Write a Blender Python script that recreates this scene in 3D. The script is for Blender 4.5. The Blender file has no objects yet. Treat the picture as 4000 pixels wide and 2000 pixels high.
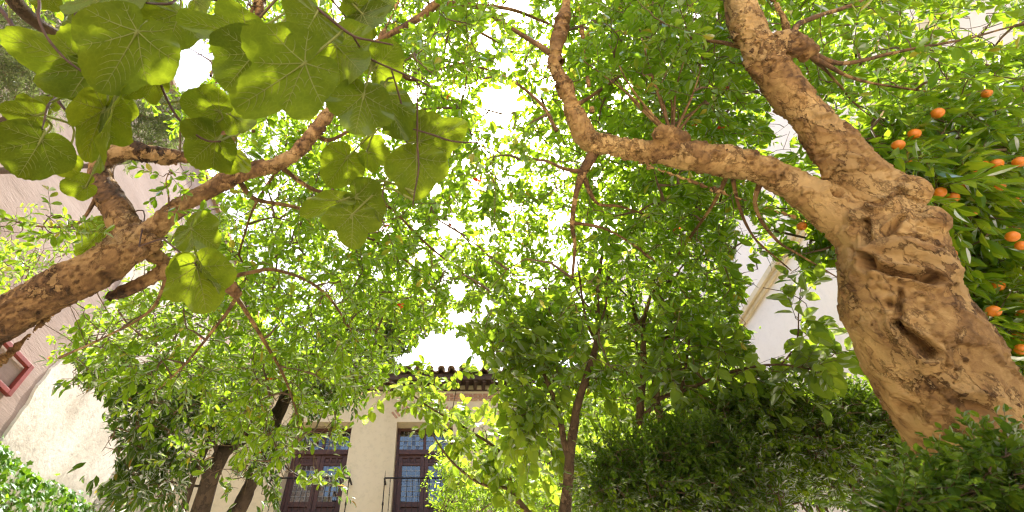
import bpy, bmesh, math
import numpy as np
from mathutils import Matrix, Vector

R = math.radians
rng = np.random.default_rng(7)
col = bpy.context.scene.collection
scene = bpy.context.scene

# ------------------------------------------------------------------ camera
F, CX, CY, PITCH = 1778.0, 1700.0, 1000.0, R(50)
CAM = np.array([0.0, 0.0, 0.8])
cd = bpy.data.cameras.new('camera')
cam = bpy.data.objects.new('camera', cd); col.objects.link(cam)
cam.location = CAM; cam.rotation_euler = (R(90) + PITCH, 0, 0)
cd.sensor_width = 36; cd.lens = 36 * F / 4000; cd.shift_x = (2000 - CX) / 4000
cd.clip_start = 0.05; cd.clip_end = 2000
cd.dof.use_dof = True; cd.dof.focus_distance = 2.6; cd.dof.aperture_fstop = 5.6
scene.camera = cam

# ------------------------------------------------------------------ sky, sun, exposure
def pix_dir(px, py):
    a, b = (px - CX) / F, (CY - py) / F
    return np.array([a, math.cos(PITCH) - b * math.sin(PITCH), math.sin(PITCH) + b * math.cos(PITCH)])
sd = pix_dir(1940, 405); sd /= np.linalg.norm(sd)
SUN_EL = math.asin(sd[2]); SUN_AZ = math.atan2(sd[0], sd[1])
w = bpy.data.worlds.new('World'); scene.world = w; w.use_nodes = True
nt = w.node_tree; bg = nt.nodes['Background']
sky = nt.nodes.new('ShaderNodeTexSky'); sky.sky_type = 'NISHITA'; sky.sun_disc = False
sky.sun_elevation = SUN_EL; sky.sun_rotation = SUN_AZ
sky.air_density = 1.0; sky.dust_density = 5.0; sky.ozone_density = 1.0
nt.links.new(sky.outputs[0], bg.inputs[0]); bg.inputs[1].default_value = 0.15
sl = bpy.data.lights.new('sun', 'SUN'); sl.energy = 5.0; sl.angle = R(0.53); sl.color = (1.0, 0.95, 0.86)
so = bpy.data.objects.new('sun', sl); col.objects.link(so)
so.rotation_euler = Vector(-sd).to_track_quat('-Z', 'Y').to_euler(); so.location = (6, 12, 30)
vs = scene.view_settings
vs.view_transform = 'Standard'; vs.look = 'None'; vs.exposure = 1.85; vs.gamma = 1.0; vs.use_curve_mapping = False
scene.cycles.max_bounces = 8; scene.cycles.diffuse_bounces = 5; scene.cycles.transmission_bounces = 6
scene.cycles.transparent_max_bounces = 6; scene.cycles.caustics_reflective = False; scene.cycles.caustics_refractive = False
scene.cycles.sample_clamp_indirect = 8.0; scene.cycles.filter_width = 1.25

# ------------------------------------------------------------------ helpers
def P(px, py, d):
    return CAM + d * pix_dir(px, py)
def proj(p):
    q = np.asarray(p) - CAM
    zc = q[..., 1] * math.cos(PITCH) + q[..., 2] * math.sin(PITCH)
    yc = -q[..., 1] * math.sin(PITCH) + q[..., 2] * math.cos(PITCH)
    zz = np.where(np.abs(zc) < 1e-4, 1e-4, zc)
    return CX + F * q[..., 0] / zz, CY - F * yc / zz, zc
def on_y(px, py, Y):
    r = pix_dir(px, py); return CAM + r * (Y / r[1])
def on_x(px, py, X):
    r = pix_dir(px, py); return CAM + r * (X / r[0])

def hash3(i, j, k, s):
    n = (i * 374761393 + j * 668265263 + k * 2147483647 + s * 1274126177) & 0xffffffff
    n = ((n ^ (n >> 13)) * 1274126177) & 0xffffffff
    return ((n ^ (n >> 16)) & 0xffff) / 65535.0
def vnoise(p, s=0):
    p = np.asarray(p, float); f = np.floor(p).astype(np.int64); t = p - f; t = t * t * (3 - 2 * t)
    out = 0
    for a in (0, 1):
        for b in (0, 1):
            for c in (0, 1):
                wgt = np.abs(1 - a - t[..., 0]) * np.abs(1 - b - t[..., 1]) * np.abs(1 - c - t[..., 2])
                out = out + wgt * hash3(f[..., 0] + a, f[..., 1] + b, f[..., 2] + c, s)
    return out
def fbm(p, octv=4, s=0):
    a, o, tot = 1.0, 0, 0
    p = np.asarray(p, float)
    for i in range(octv):
        o = o + a * vnoise(p * 2 ** i + 17.3 * i, s + i); tot += a; a *= .5
    return o / tot
def sstep(x, a, b):
    t = np.clip((x - a) / (b - a), 0, 1); return t * t * (3 - 2 * t)

def np_mesh(name, verts, faces, smooth=False):
    """faces: list of (N,k) int arrays"""
    me = bpy.data.meshes.new(name)
    verts = np.asarray(verts, np.float32).reshape(-1, 3)
    faces = [np.asarray(f, np.int32) for f in faces if len(f)]
    me.vertices.add(len(verts)); me.vertices.foreach_set('co', verts.ravel())
    loops = np.concatenate([f.ravel() for f in faces])
    tot = np.concatenate([np.full(len(f), f.shape[1], np.int32) for f in faces])
    start = np.concatenate([[0], np.cumsum(tot)[:-1]]).astype(np.int32)
    me.loops.add(len(loops)); me.loops.foreach_set('vertex_index', loops)
    me.polygons.add(len(tot)); me.polygons.foreach_set('loop_start', start); me.polygons.foreach_set('loop_total', tot)
    me.polygons.foreach_set('use_smooth', np.full(len(tot), smooth))
    me.update(calc_edges=True)
    return me
def link(name, me, mat=None, parent=None, M=None, local=False):
    o = bpy.data.objects.new(name, me); col.objects.link(o)
    if mat is not None and len(me.materials) == 0: me.materials.append(mat)
    if parent is not None:
        o.parent = parent
        if not local:
            o.matrix_parent_inverse = Matrix.Translation(-Vector(parent.get('_loc', (0, 0, 0))))
    if M is not None: o.matrix_basis = M
    return o
def thing(name, label, cat, loc=(0, 0, 0), group=None):
    o = bpy.data.objects.new(name, None); col.objects.link(o)
    o.location = loc; o['_loc'] = [float(v) for v in loc]; o['label'] = label; o['category'] = cat
    if group: o['group'] = group
    o.empty_display_size = .1
    return o
def struct(o):
    o['kind'] = 'structure'; return o

BOXF = np.array([[0, 1, 3, 2], [4, 6, 7, 5], [0, 4, 5, 1], [2, 3, 7, 6], [0, 2, 6, 4], [1, 5, 7, 3]])
def box_vf(x0, x1, y0, y1, z0, z1):
    v = np.array([[x, y, z] for x in (x0, x1) for y in (y0, y1) for z in (z0, z1)], float)
    return v, BOXF
class MB:
    def __init__(s): s.v = []; s.f4 = []; s.f3 = []; s.n = 0
    def add(s, v, f):
        v = np.asarray(v, float); f = np.asarray(f)
        s.v.append(v); (s.f4 if f.shape[1] == 4 else s.f3).append(f + s.n); s.n += len(v); return s
    def box(s, *a): return s.add(*box_vf(*a))
    def mesh(s, name, smooth=False):
        fs = []
        if s.f4: fs.append(np.concatenate(s.f4))
        if s.f3: fs.append(np.concatenate(s.f3))
        return np_mesh(name, np.concatenate(s.v), fs, smooth)
    def obj(s, name, mat, parent=None, smooth=False, bevel=0):
        o = link(name, s.mesh(name, smooth), mat, parent)
        if bevel:
            b = o.modifiers.new('bevel', 'BEVEL'); b.width = bevel; b.segments = 2; b.limit_method = 'ANGLE'
        return o

def tubes(pts, rad, sides=4, cap=False):
    """pts (S,M,3), rad (S,M) -> verts, quads"""
    pts = np.asarray(pts, float); rad = np.asarray(rad, float); S, M, _ = pts.shape
    tan = np.gradient(pts, axis=1); tan /= np.linalg.norm(tan, axis=2, keepdims=True) + 1e-9
    t0 = tan.mean(axis=1); ref = np.where(np.abs(t0[:, 2:3]) > .8, [[1., 0, 0]], [[0., 0, 1]])
    u = np.cross(tan, ref[:, None, :]); u /= np.linalg.norm(u, axis=2, keepdims=True) + 1e-9
    v = np.cross(tan, u)
    a = np.arange(sides) * 2 * math.pi / sides
    ring = u[:, :, None, :] * np.cos(a)[:, None] + v[:, :, None, :] * np.sin(a)[:, None]
    V = pts[:, :, None, :] + ring * rad[:, :, None, None]
    s, m, k = np.meshgrid(np.arange(S), np.arange(M - 1), np.arange(sides), indexing='ij')
    i = lambda s, m, k: (s * M + m) * sides + k % sides
    f = np.stack([i(s, m, k), i(s, m, k + 1), i(s, m + 1, k + 1), i(s, m + 1, k)], -1).reshape(-1, 4)
    return V.reshape(-1, 3), f
def catmull(pts, n):
    p = np.asarray(pts, float); p = np.vstack([2 * p[0] - p[1], p, 2 * p[-1] - p[-2]])
    seg = len(p) - 3; t = np.linspace(0, seg - 1e-6, n); i = t.astype(int); t = (t - i)[:, None]
    a, b, c, d = p[i], p[i + 1], p[i + 2], p[i + 3]
    return .5 * (2 * b + (c - a) * t + (2 * a - 5 * b + 4 * c - d) * t ** 2 + (3 * b - a - 3 * c + d) * t ** 3)
def limb_from_px(rows, n=None):
    """rows of (px,py,depth,width_px) -> smooth (pts, radii)"""
    rows = np.asarray(rows, float)
    n = n or max(8, len(rows) * 8)
    pr = catmull(np.column_stack([[P(r[0], r[1], r[2]) for r in rows], [r[3] * r[2] / F / 2 for r in rows]]), n)
    return pr[:, :3], np.maximum(pr[:, 3], .0015)

# ------------------------------------------------------------------ materials
def nmat(name):
    m = bpy.data.materials.new(name); m.use_nodes = True; nt = m.node_tree
    for n in list(nt.nodes): nt.nodes.remove(n)
    out = nt.nodes.new('ShaderNodeOutputMaterial')
    def N(t, **kw):
        n = nt.nodes.new(t)
        for k, v in kw.items():
            if k in n.inputs.keys(): n.inputs[k].default_value = v
            else: setattr(n, k, v)
        return n
    return m, nt, N, lambda a, b: nt.links.new(a, b), out
def ramp(N, stops, interp='LINEAR'):
    r = N('ShaderNodeValToRGB'); e = r.color_ramp; e.interpolation = interp
    while len(e.elements) < len(stops): e.elements.new(.5)
    for el, (p, c) in zip(e.elements, stops): el.position = p; el.color = (*c, 1) if len(c) == 3 else c
    return r
def leaf_mat(name, refl, trans, gloss=.25, rough=.38, odd=None, tw=.5, net=False):
    """reflecting and light-passing leaf; refl/trans are pairs of colours to vary between"""
    m, nt, N, L, out = nmat(name)
    g = N('ShaderNodeNewGeometry'); oi = N('ShaderNodeObjectInfo')
    ad = N('ShaderNodeMath', operation='ADD'); L(g.outputs['Random Per Island'], ad.inputs[0]); L(oi.outputs['Random'], ad.inputs[1])
    fr = N('ShaderNodeMath', operation='FRACT'); L(ad.outputs[0], fr.inputs[0])
    def var(pair):
        st = [(0, pair[0]), (.93, pair[1])]
        if odd is not None: st += [(.965, pair[1]), (.985, odd)]
        r = ramp(N, st); L(fr.outputs[0], r.inputs[0]); return r
    a, b = var(refl), var(trans)
    d = N('ShaderNodeBsdfDiffuse'); t = N('ShaderNodeBsdfTranslucent')
    if net:   # fine vein network, mottling and a few brown spots
        tc = N('ShaderNodeTexCoord'); vo = N('ShaderNodeTexVoronoi', feature='DISTANCE_TO_EDGE', Scale=13); L(tc.outputs['Object'], vo.inputs['Vector'])
        r1 = ramp(N, [(0, (1.16, 1.14, 1.18)), (.07, (1, 1, 1)), (.4, (.94, .94, .93))]); L(vo.outputs['Distance'], r1.inputs[0])
        nz = N('ShaderNodeTexNoise', Scale=3.2, Detail=6, Roughness=.65); L(tc.outputs['Object'], nz.inputs['Vector'])
        r2 = ramp(N, [(.3, (.82, .84, .86)), (.62, (1.08, 1.05, 1.0)), (.74, (1.15, 1.0, .9)), (.77, (1.3, .7, .75))]); L(nz.outputs['Fac'], r2.inputs[0])
        mm = N('ShaderNodeMix', data_type='RGBA', blend_type='MULTIPLY'); mm.inputs[0].default_value = 1; L(r1.outputs[0], mm.inputs[6]); L(r2.outputs[0], mm.inputs[7])
        for src, dst in ((a, d), (b, t)):
            mq = N('ShaderNodeMix', data_type='RGBA', blend_type='MULTIPLY'); mq.inputs[0].default_value = 1; L(src.outputs[0], mq.inputs[6]); L(mm.outputs[2], mq.inputs[7]); L(mq.outputs[2], dst.inputs[0])
        bp = N('ShaderNodeBump', Strength=.35, Distance=.01); L(vo.outputs['Distance'], bp.inputs['Height']); L(bp.outputs[0], d.inputs['Normal'])
    else:
        L(a.outputs[0], d.inputs[0]); L(b.outputs[0], t.inputs[0])
    mx = N('ShaderNodeMixShader'); mx.inputs[0].default_value = tw; L(d.outputs[0], mx.inputs[1]); L(t.outputs[0], mx.inputs[2])
    gl = N('ShaderNodeBsdfGlossy', Roughness=rough); gl.inputs[0].default_value = (.9, .95, 1, 1)
    lw = N('ShaderNodeLayerWeight', Blend=.2)
    ml = N('ShaderNodeMath', operation='MULTIPLY'); L(lw.outputs['Fresnel'], ml.inputs[0]); ml.inputs[1].default_value = gloss
    m2 = N('ShaderNodeMixShader'); L(ml.outputs[0], m2.inputs[0]); L(mx.outputs[0], m2.inputs[1]); L(gl.outputs[0], m2.inputs[2])
    L(m2.outputs[0], out.inputs[0]); return m
def simple(name, colr, rough=.7, var=.25, scale=8, metal=0, bump=0, spec=.4, detail=5):
    m, nt, N, L, out = nmat(name)
    b = N('ShaderNodeBsdfPrincipled', Roughness=rough, Metallic=metal); b.inputs['Specular IOR Level'].default_value = spec
    tc = N('ShaderNodeTexCoord'); n = N('ShaderNodeTexNoise', Scale=scale, Detail=detail, Roughness=.65); L(tc.outputs['Object'], n.inputs['Vector'])
    c = np.array(colr); r = ramp(N, [(.3, tuple(c * (1 - var))), (.7, tuple(np.minimum(c * (1 + var), .95)))])
    L(n.outputs['Fac'], r.inputs[0]); L(r.outputs[0], b.inputs['Base Color'])
    if bump:
        n2 = N('ShaderNodeTexNoise', Scale=scale * 6, Detail=4); L(tc.outputs['Object'], n2.inputs['Vector'])
        bp = N('ShaderNodeBump', Strength=bump, Distance=.02); L(n2.outputs['Fac'], bp.inputs['Height']); L(bp.outputs[0], b.inputs['Normal'])
    L(b.outputs[0], out.inputs[0]); return m
def bark_mat(name, young, old, dark):
    """flaking bark: attribute 'flake' (0 = fresh smooth bark, 1 = old plate and shade put into hollows) made with the relief"""
    m, nt, N, L, out = nmat(name)
    b = N('ShaderNodeBsdfPrincipled', Roughness=.72); b.inputs['Specular IOR Level'].default_value = .3
    at = N('ShaderNodeAttribute', attribute_name='flake'); tc = N('ShaderNodeTexCoord')
    n = N('ShaderNodeTexNoise', Scale=26, Detail=7, Roughness=.65); L(tc.outputs['Object'], n.inputs['Vector'])
    n3 = N('ShaderNodeTexNoise', Scale=5, Detail=4, Roughness=.6); L(tc.outputs['Object'], n3.inputs['Vector'])
    m1 = N('ShaderNodeMath', operation='MULTIPLY_ADD'); L(n.outputs['Fac'], m1.inputs[0]); m1.inputs[1].default_value = .42; m1.inputs[2].default_value = -.21
    m2a = N('ShaderNodeMath', operation='ADD'); L(at.outputs['Fac'], m2a.inputs[0]); L(m1.outputs[0], m2a.inputs[1])
    mp = N('ShaderNodeMapping'); mp.inputs['Scale'].default_value = (1, 1, .55); L(tc.outputs['Object'], mp.inputs[0])
    wn = N('ShaderNodeTexNoise', Scale=12, Detail=5, Roughness=.6); L(mp.outputs[0], wn.inputs['Vector'])
    wv = N('ShaderNodeVectorMath', operation='MULTIPLY_ADD'); L(wn.outputs['Color'], wv.inputs[0]); wv.inputs[1].default_value = (.16, .16, .16); L(mp.outputs[0], wv.inputs[2])
    vo = N('ShaderNodeTexVoronoi', feature='DISTANCE_TO_EDGE', Scale=15); L(wv.outputs[0], vo.inputs['Vector'])
    ck = ramp(N, [(0, (1, 1, 1)), (.03, (.55, .55, .55)), (.09, (0, 0, 0))]); L(vo.outputs['Distance'], ck.inputs[0])
    gate = ramp(N, [(.42, (0, 0, 0)), (.6, (1, 1, 1))]); L(n3.outputs['Fac'], gate.inputs[0])
    cg = N('ShaderNodeMath', operation='MULTIPLY'); L(ck.outputs[0], cg.inputs[0]); L(gate.outputs[0], cg.inputs[1])
    vc = N('ShaderNodeTexVoronoi', Scale=15); L(wv.outputs[0], vc.inputs['Vector'])
    sv = N('ShaderNodeSeparateColor'); L(vc.outputs['Color'], sv.inputs[0])
    pa = N('ShaderNodeMath', operation='MULTIPLY_ADD'); L(sv.outputs[0], pa.inputs[0]); pa.inputs[1].default_value = .26; pa.inputs[2].default_value = -.13
    m2b = N('ShaderNodeMath', operation='ADD'); L(m2a.outputs[0], m2b.inputs[0]); L(pa.outputs[0], m2b.inputs[1])
    m2 = N('ShaderNodeMath', operation='MULTIPLY_ADD'); L(cg.outputs[0], m2.inputs[0]); m2.inputs[1].default_value = .24; L(m2b.outputs[0], m2.inputs[2])
    r = ramp(N, [(.05, young[0]), (.3, young[1]), (.52, old[0]), (.75, old[1]), (1, dark)]); L(m2.outputs[0], r.inputs[0])
    rv = ramp(N, [(.3, (.72, .68, .62)), (.7, (1.12, 1.08, 1.0))]); L(n3.outputs['Fac'], rv.inputs[0])
    mu = N('ShaderNodeMix', data_type='RGBA', blend_type='MULTIPLY'); mu.inputs[0].default_value = 1
    nf = N('ShaderNodeTexNoise', Scale=7.5, Detail=9, Roughness=.6); L(wv.outputs[0], nf.inputs['Vector'])
    lt = ramp(N, [(.555, (0, 0, 0)), (.57, (.75, .75, .75))]); L(nf.outputs['Fac'], lt.inputs[0])
    eg = ramp(N, [(.525, (1, 1, 1)), (.552, (.5, .46, .42)), (.572, (1, 1, 1))]); L(nf.outputs['Fac'], eg.inputs[0])
    ml = N('ShaderNodeMix', data_type='RGBA'); L(lt.outputs[0], ml.inputs[0]); L(r.outputs[0], ml.inputs[6]); ml.inputs[7].default_value = (*young[0], 1)
    me_ = N('ShaderNodeMix', data_type='RGBA', blend_type='MULTIPLY'); me_.inputs[0].default_value = 1; L(ml.outputs[2], me_.inputs[6]); L(eg.outputs[0], me_.inputs[7])
    L(me_.outputs[2], mu.inputs[6]); L(rv.outputs[0], mu.inputs[7]); L(mu.outputs[2], b.inputs['Base Color'])
    n2 = N('ShaderNodeTexNoise', Scale=80, Detail=8, Roughness=.78); L(tc.outputs['Object'], n2.inputs['Vector'])
    hh = N('ShaderNodeMath', operation='MULTIPLY_ADD'); L(cg.outputs[0], hh.inputs[0]); hh.inputs[1].default_value = -.6; L(n2.outputs['Fac'], hh.inputs[2])
    h2 = N('ShaderNodeMath', operation='MULTIPLY_ADD'); L(sv.outputs[0], h2.inputs[0]); h2.inputs[1].default_value = .5; L(hh.outputs[0], h2.inputs[2])
    h3 = N('ShaderNodeMath', operation='MULTIPLY_ADD'); L(lt.outputs[0], h3.inputs[0]); h3.inputs[1].default_value = -.8; L(h2.outputs[0], h3.inputs[2])
    bp = N('ShaderNodeBump', Strength=1.0, Distance=.010); L(h3.outputs[0], bp.inputs['Height']); L(bp.outputs[0], b.inputs['Normal'])
    L(b.outputs[0], out.inputs[0]); return m
def plaster(name, c0, c1, c2, scale=.8, streak=(1, 1, 1), bump=.25, speck=.0):
    m, nt, N, L, out = nmat(name)
    b = N('ShaderNodeBsdfPrincipled', Roughness=.9); b.inputs['Specular IOR Level'].default_value = .2
    tc = N('ShaderNodeTexCoord'); mp = N('ShaderNodeMapping'); mp.inputs['Scale'].default_value = streak; L(tc.outputs['Object'], mp.inputs[0])
    n = N('ShaderNodeTexNoise', Scale=scale, Detail=8, Roughness=.62); L(mp.outputs[0], n.inputs['Vector'])
    r = ramp(N, [(.3, c0), (.5, c1), (.72, c2)]); L(n.outputs['Fac'], r.inputs[0])
    n4 = N('ShaderNodeTexNoise', Scale=9, Detail=8, Roughness=.75); L(tc.outputs['Object'], n4.inputs['Vector'])
    r4 = ramp(N, [(.36, (1 - speck,) * 3), (.5, (1, 1, 1))]); L(n4.outputs['Fac'], r4.inputs[0])
    mu = N('ShaderNodeMix', data_type='RGBA', blend_type='MULTIPLY'); mu.inputs[0].default_value = 1
    L(r.outputs[0], mu.inputs[6]); L(r4.outputs[0], mu.inputs[7]); L(mu.outputs[2], b.inputs['Base Color'])
    n2 = N('ShaderNodeTexNoise', Scale=14, Detail=8, Roughness=.7); L(mp.outputs[0], n2.inputs['Vector'])
    bp = N('ShaderNodeBump', Strength=bump, Distance=.02); L(n2.outputs['Fac'], bp.inputs['Height']); L(bp.outputs[0], b.inputs['Normal'])
    L(b.outputs[0], out.inputs[0]); return m

M_POM = leaf_mat('pomegranate leaf', ((.08, .17, .012), (.12, .22, .018)), ((.28, .47, .012), (.46, .65, .032)), .3, .4, odd=(.45, .40, .05))
M_FIG = leaf_mat('fig leaf', ((.07, .105, .015), (.10, .15, .02)), ((.20, .27, .010), (.34, .43, .014)), .04, .6, net=True)
M_VEIN = leaf_mat('fig leaf vein', ((.36, .38, .12), (.40, .42, .15)), ((.30, .36, .07), (.34, .40, .08)), .2, .5)
M_ORL = leaf_mat('orange tree leaf', ((.05, .13, .010), (.08, .18, .015)), ((.29, .46, .012), (.50, .66, .03)), .5, .3)
M_PLUM = leaf_mat('plum leaf', ((.115, .20, .025), (.17, .26, .035)), ((.29, .44, .02), (.48, .62, .04)), .4, .42)
M_LAUREL = leaf_mat('laurel leaf', ((.05, .10, .018), (.08, .14, .025)), ((.09, .18, .008), (.17, .28, .015)), .7, .32, odd=(.30, .18, .03))
M_MYRT = leaf_mat('myrtle leaf', ((.055, .115, .013), (.095, .165, .017)), ((.12, .22, .010), (.28, .40, .02)), .25, .4)
M_IVY = leaf_mat('ivy leaf', ((.06, .15, .015), (.09, .20, .02)), ((.18, .36, .012), (.28, .46, .02)), .5, .38)
M_CYP = leaf_mat('cypress spray', ((.10, .13, .05), (.16, .18, .08)), ((.10, .14, .03), (.15, .19, .05)), .1, .6)
M_BARK = bark_mat('flaking tan bark', ((.60, .41, .185), (.49, .315, .13)), ((.40, .245, .10), (.26, .15, .062)), (.13, .072, .032))
M_BARK2 = bark_mat('flaking brown bark', ((.52, .34, .155), (.37, .22, .095)), ((.23, .13, .058), (.14, .078, .038)), (.055, .033, .018))
M_BARKD = bark_mat('dark smooth bark', ((.10, .07, .05), (.075, .052, .036)), ((.06, .042, .03), (.05, .035, .025)), (.03, .02, .015))
M_BARKG = bark_mat('brown fissured bark', ((.22, .15, .09), (.18, .12, .07)), ((.14, .09, .055), (.10, .065, .04)), (.05, .032, .02))
M_TWIG = simple('twig bark', (.13, .085, .05), .8, .35, 30)
M_FTWIG = simple('fig twig bark', (.085, .045, .032), .7, .3, 40, bump=.2)
M_FLOWER = leaf_mat('pomegranate flower', ((.55, .06, .02), (.65, .10, .03)), ((.7, .10, .02), (.8, .16, .04)), .2, .4)
M_ORANGE = simple('orange peel', (.62, .19, .012), .38, .12, 6, bump=.12, spec=.5)

# ------------------------------------------------------------------ leaf shapes (length 1 along +Y, normal +Z)
def leaf_tpl(ts, ws, fold=.35, curl=.15, wave=0.):
    v = [[0, 0, 0]]; n = len(ts)
    for i, (t, wd) in enumerate(zip(ts, ws)):
        zc = -curl * t * t
        k = wave * (1 if i % 2 else -1)
        v += [[-wd, t, zc + fold * wd + k], [0, t, zc], [wd, t, zc + fold * wd - k]]
    v.append([0, 1, -curl])
    t3 = [[0, 2, 1], [0, 3, 2]]; q = []
    for i in range(n - 1):
        a = 1 + 3 * i; q += [[a, a + 1, a + 4, a + 3], [a + 1, a + 2, a + 5, a + 4]]
    a = 1 + 3 * (n - 1); e = len(v) - 1
    t3 += [[a, a + 1, e], [a + 1, a + 2, e]]
    return np.array(v, float), np.array(t3), np.array(q).reshape(-1, 4)
T_POM = leaf_tpl([.12, .35, .65, .88], [.035, .15, .20, .13], .3, .12)
T_OVAL = leaf_tpl([.08, .28, .55, .82], [.06, .25, .31, .20], .25, .2, .012)
T_LANCE = leaf_tpl([.1, .3, .55, .8], [.05, .17, .19, .11], .35, .2)
T_TINY = leaf_tpl([.3, .65], [.21, .20], .35, .1)
T_NEEDLE = leaf_tpl([.5], [.07], .4, .1)
IVO = np.array([(0, 0), (.32, -.08), (.30, .22), (.5, .48), (.22, .55), (0, 1), (-.22, .55), (-.5, .48), (-.30, .22), (-.32, -.08)])
T_IVY = (np.vstack([np.column_stack([IVO, .12 * np.abs(IVO[:, 0]) - .1 * IVO[:, 1] ** 2]), [[0, .35, 0]]]),
         np.array([[i, (i + 1) % 10, 10] for i in range(10)]), np.zeros((0, 4), int))
def norm(v): return v / (np.linalg.norm(v, axis=-1, keepdims=True) + 1e-9)
def leaf_mesh(name, tpl, org, A, smooth=False):
    """org (N,3), A (N,3,3) columns = width, length, normal axes (scaled)"""
    v, t3, q = tpl; n = len(org); k = len(v)
    V = np.einsum('nij,kj->nki', A, v) + org[:, None, :]
    off = (np.arange(n) * k)[:, None, None]
    fs = [(t3[None] + off).reshape(-1, 3)]
    if len(q): fs.append((q[None] + off).reshape(-1, 4))
    return np_mesh(name, V.reshape(-1, 3), fs, smooth)
def make_sprigs(org, dirs, length, K, leaf_len, splay=55, droop=.15, jit=.35, upn=1.0, whorl=0, szv=.3, tipup=0.):
    """leaves along shoots: returns leaf origins, axes and shoot polylines"""
    S = len(org); dirs = norm(dirs)
    ref = np.where(np.abs(dirs[:, 2:3]) > .85, [[1., 0, 0]], [[0., 0, 1]])
    u = norm(np.cross(dirs, ref)); v = np.cross(dirs, u)
    if whorl:
        g = np.arange(K) // whorl; t = (g + .6) / (g.max() + 1.0)
    else:
        t = (np.arange(K) + .8) / K
    t = np.clip(t[None] + rng.normal(0, .02, (S, K)), .05, 1)
    ang = rng.uniform(0, 6.28, (S, 1)) + np.arange(K)[None] * 2.4 + rng.normal(0, .35, (S, K))
    sag = np.array([0, 0, -1.0])
    Lg = np.broadcast_to(np.asarray(length, float), (S,))[:, None, None]
    pos = org[:, None] + dirs[:, None] * (t[..., None] * Lg) + sag * (droop * t[..., None] ** 2 * Lg * .5) \
        + np.array([0, 0, 1.]) * (tipup * t[..., None] ** 2 * Lg)
    side = u[:, None] * np.cos(ang)[..., None] + v[:, None] * np.sin(ang)[..., None]
    sp = R(splay) * (1.1 - .5 * t[..., None]) + rng.normal(0, .15, (S, K, 1))
    ld = norm(dirs[:, None] * np.cos(sp) + side * np.sin(sp) + sag * droop + rng.normal(0, jit * .5, (S, K, 3)))
    nm = np.array([0, 0, upn]) + side * -.3 + rng.normal(0, jit, (S, K, 3))
    wd = norm(np.cross(ld, nm)); nm = np.cross(wd, ld)
    sz = leaf_len * np.clip(rng.normal(1, szv, (S, K, 1)), .45, 1.5) * (1 - .25 * (t[..., None] - .5))
    A = np.stack([wd * sz, ld * sz, nm * sz], -1)
    tt = np.linspace(0, 1, 4)[None, :, None]
    tw = org[:, None] + dirs[:, None] * tt * Lg + sag * droop * tt ** 2 * Lg * .5 + np.array([0, 0, 1.]) * tipup * tt ** 2 * Lg
    return pos.reshape(-1, 3), A.reshape(-1, 3, 3), tw

# openings in the foliage where sky or wall shows (pixel ellipses)
GAPS = [(1940, 405, 72, 70), (745, 240, 85, 110), (1730, 1370, 120, 75), (1660, 1410, 120, 35), (1760, 890, 55, 40), (2010, 25, 70, 40),
        (1890, 160, 40, 40), (1790, 1140, 30, 40), (2240, 1040, 30, 40), (1820, 640, 22, 18), (1950, 520, 40, 20), (2180, 290, 18, 22),
        (2410, 375, 16, 16), (2320, 700, 16, 18), (1800, 1240, 50, 30), (1700, 740, 26, 26), (1300, 250, 0, 0), (1980, 250, 40, 22),
        (1690, 20, 40, 18), (3080, 470, 75, 90), (3000, 720, 60, 40), (620, 715, 130, 95), (810, 810, 50, 40),
        (1490, 1760, 105, 200), (1560, 1600, 70, 60), (1640, 1740, 80, 110), (1800, 1480, 130, 45), (1600, 1480, 90, 30), (2985, 1130, 70, 140), (3080, 1060, 60, 60), (3240, 1180, 75, 150), (3010, 1340, 80, 70), (3300, 1470, 80, 55), (3170, 1180, 80, 70), (2930, 1230, 50, 60), (3060, 1220, 60, 80), (2920, 880, 40, 40),
        (3150, 1490, 110, 30), (2900, 1000, 40, 60), (3130, 930, 60, 40), (300, 1620, 120, 120), (120, 1560, 110, 160), (380, 1780, 90, 110), (250, 1450, 60, 40), (3800, 90, 60, 50), (3900, 140, 60, 40), (3560, 60, 30, 25), (800, 1330, 25, 25), (800, 1930, 75, 100), (865, 1790, 45, 70), (960, 1940, 70, 80), (1100, 1600, 45, 75), (1235, 1800, 95, 45), (1235, 1950, 100, 60), (1130, 1900, 40, 90), (560, 1400, 40, 25), (2720, 60, 22, 18)]
def in_gap(pos, gaps=GAPS, k=1.0):
    x, y, z = proj(pos); m = np.zeros(len(pos), bool)
    for gx, gy, rx, ry in gaps:
        if rx: m |= ((x - gx) / (rx * k)) ** 2 + ((y - gy) / (ry * k)) ** 2 < 1 + .35 * np.sin(x * .09 + gy) * np.sin(y * .11 + gx)
    return m

def attach(nodes, targets, bend=.12):
    """join every target to the nearest wood already there; returns polylines (S,5,3) and their lengths"""
    N0 = len(nodes); buf = np.zeros((N0 + 3 * len(targets), 3)); buf[:N0] = nodes; n = N0
    d0 = np.min(np.linalg.norm(targets[:, None] - nodes[None, ::max(1, N0 // 80)], axis=2), axis=1)
    order = np.argsort(d0); lines = np.zeros((len(targets), 5, 3)); ln = np.zeros(len(targets))
    tt = np.linspace(0, 1, 5)[:, None]
    for i in order:
        t = targets[i]; dd = np.linalg.norm(buf[:n] - t, axis=1); j = int(np.argmin(dd)); a = buf[j]
        L = dd[j]; off = rng.normal(0, bend * L, 3) + np.array([0, 0, bend * L * .6])
        p = a + (t - a) * tt + off * (np.sin(tt * math.pi)) + rng.normal(0, .02 * L, (5, 3)) * np.sin(tt * math.pi)
        lines[i] = p; ln[i] = L
        buf[n:n + 3] = p[[2, 3, 4]]; n += 3
    return lines, ln

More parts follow.
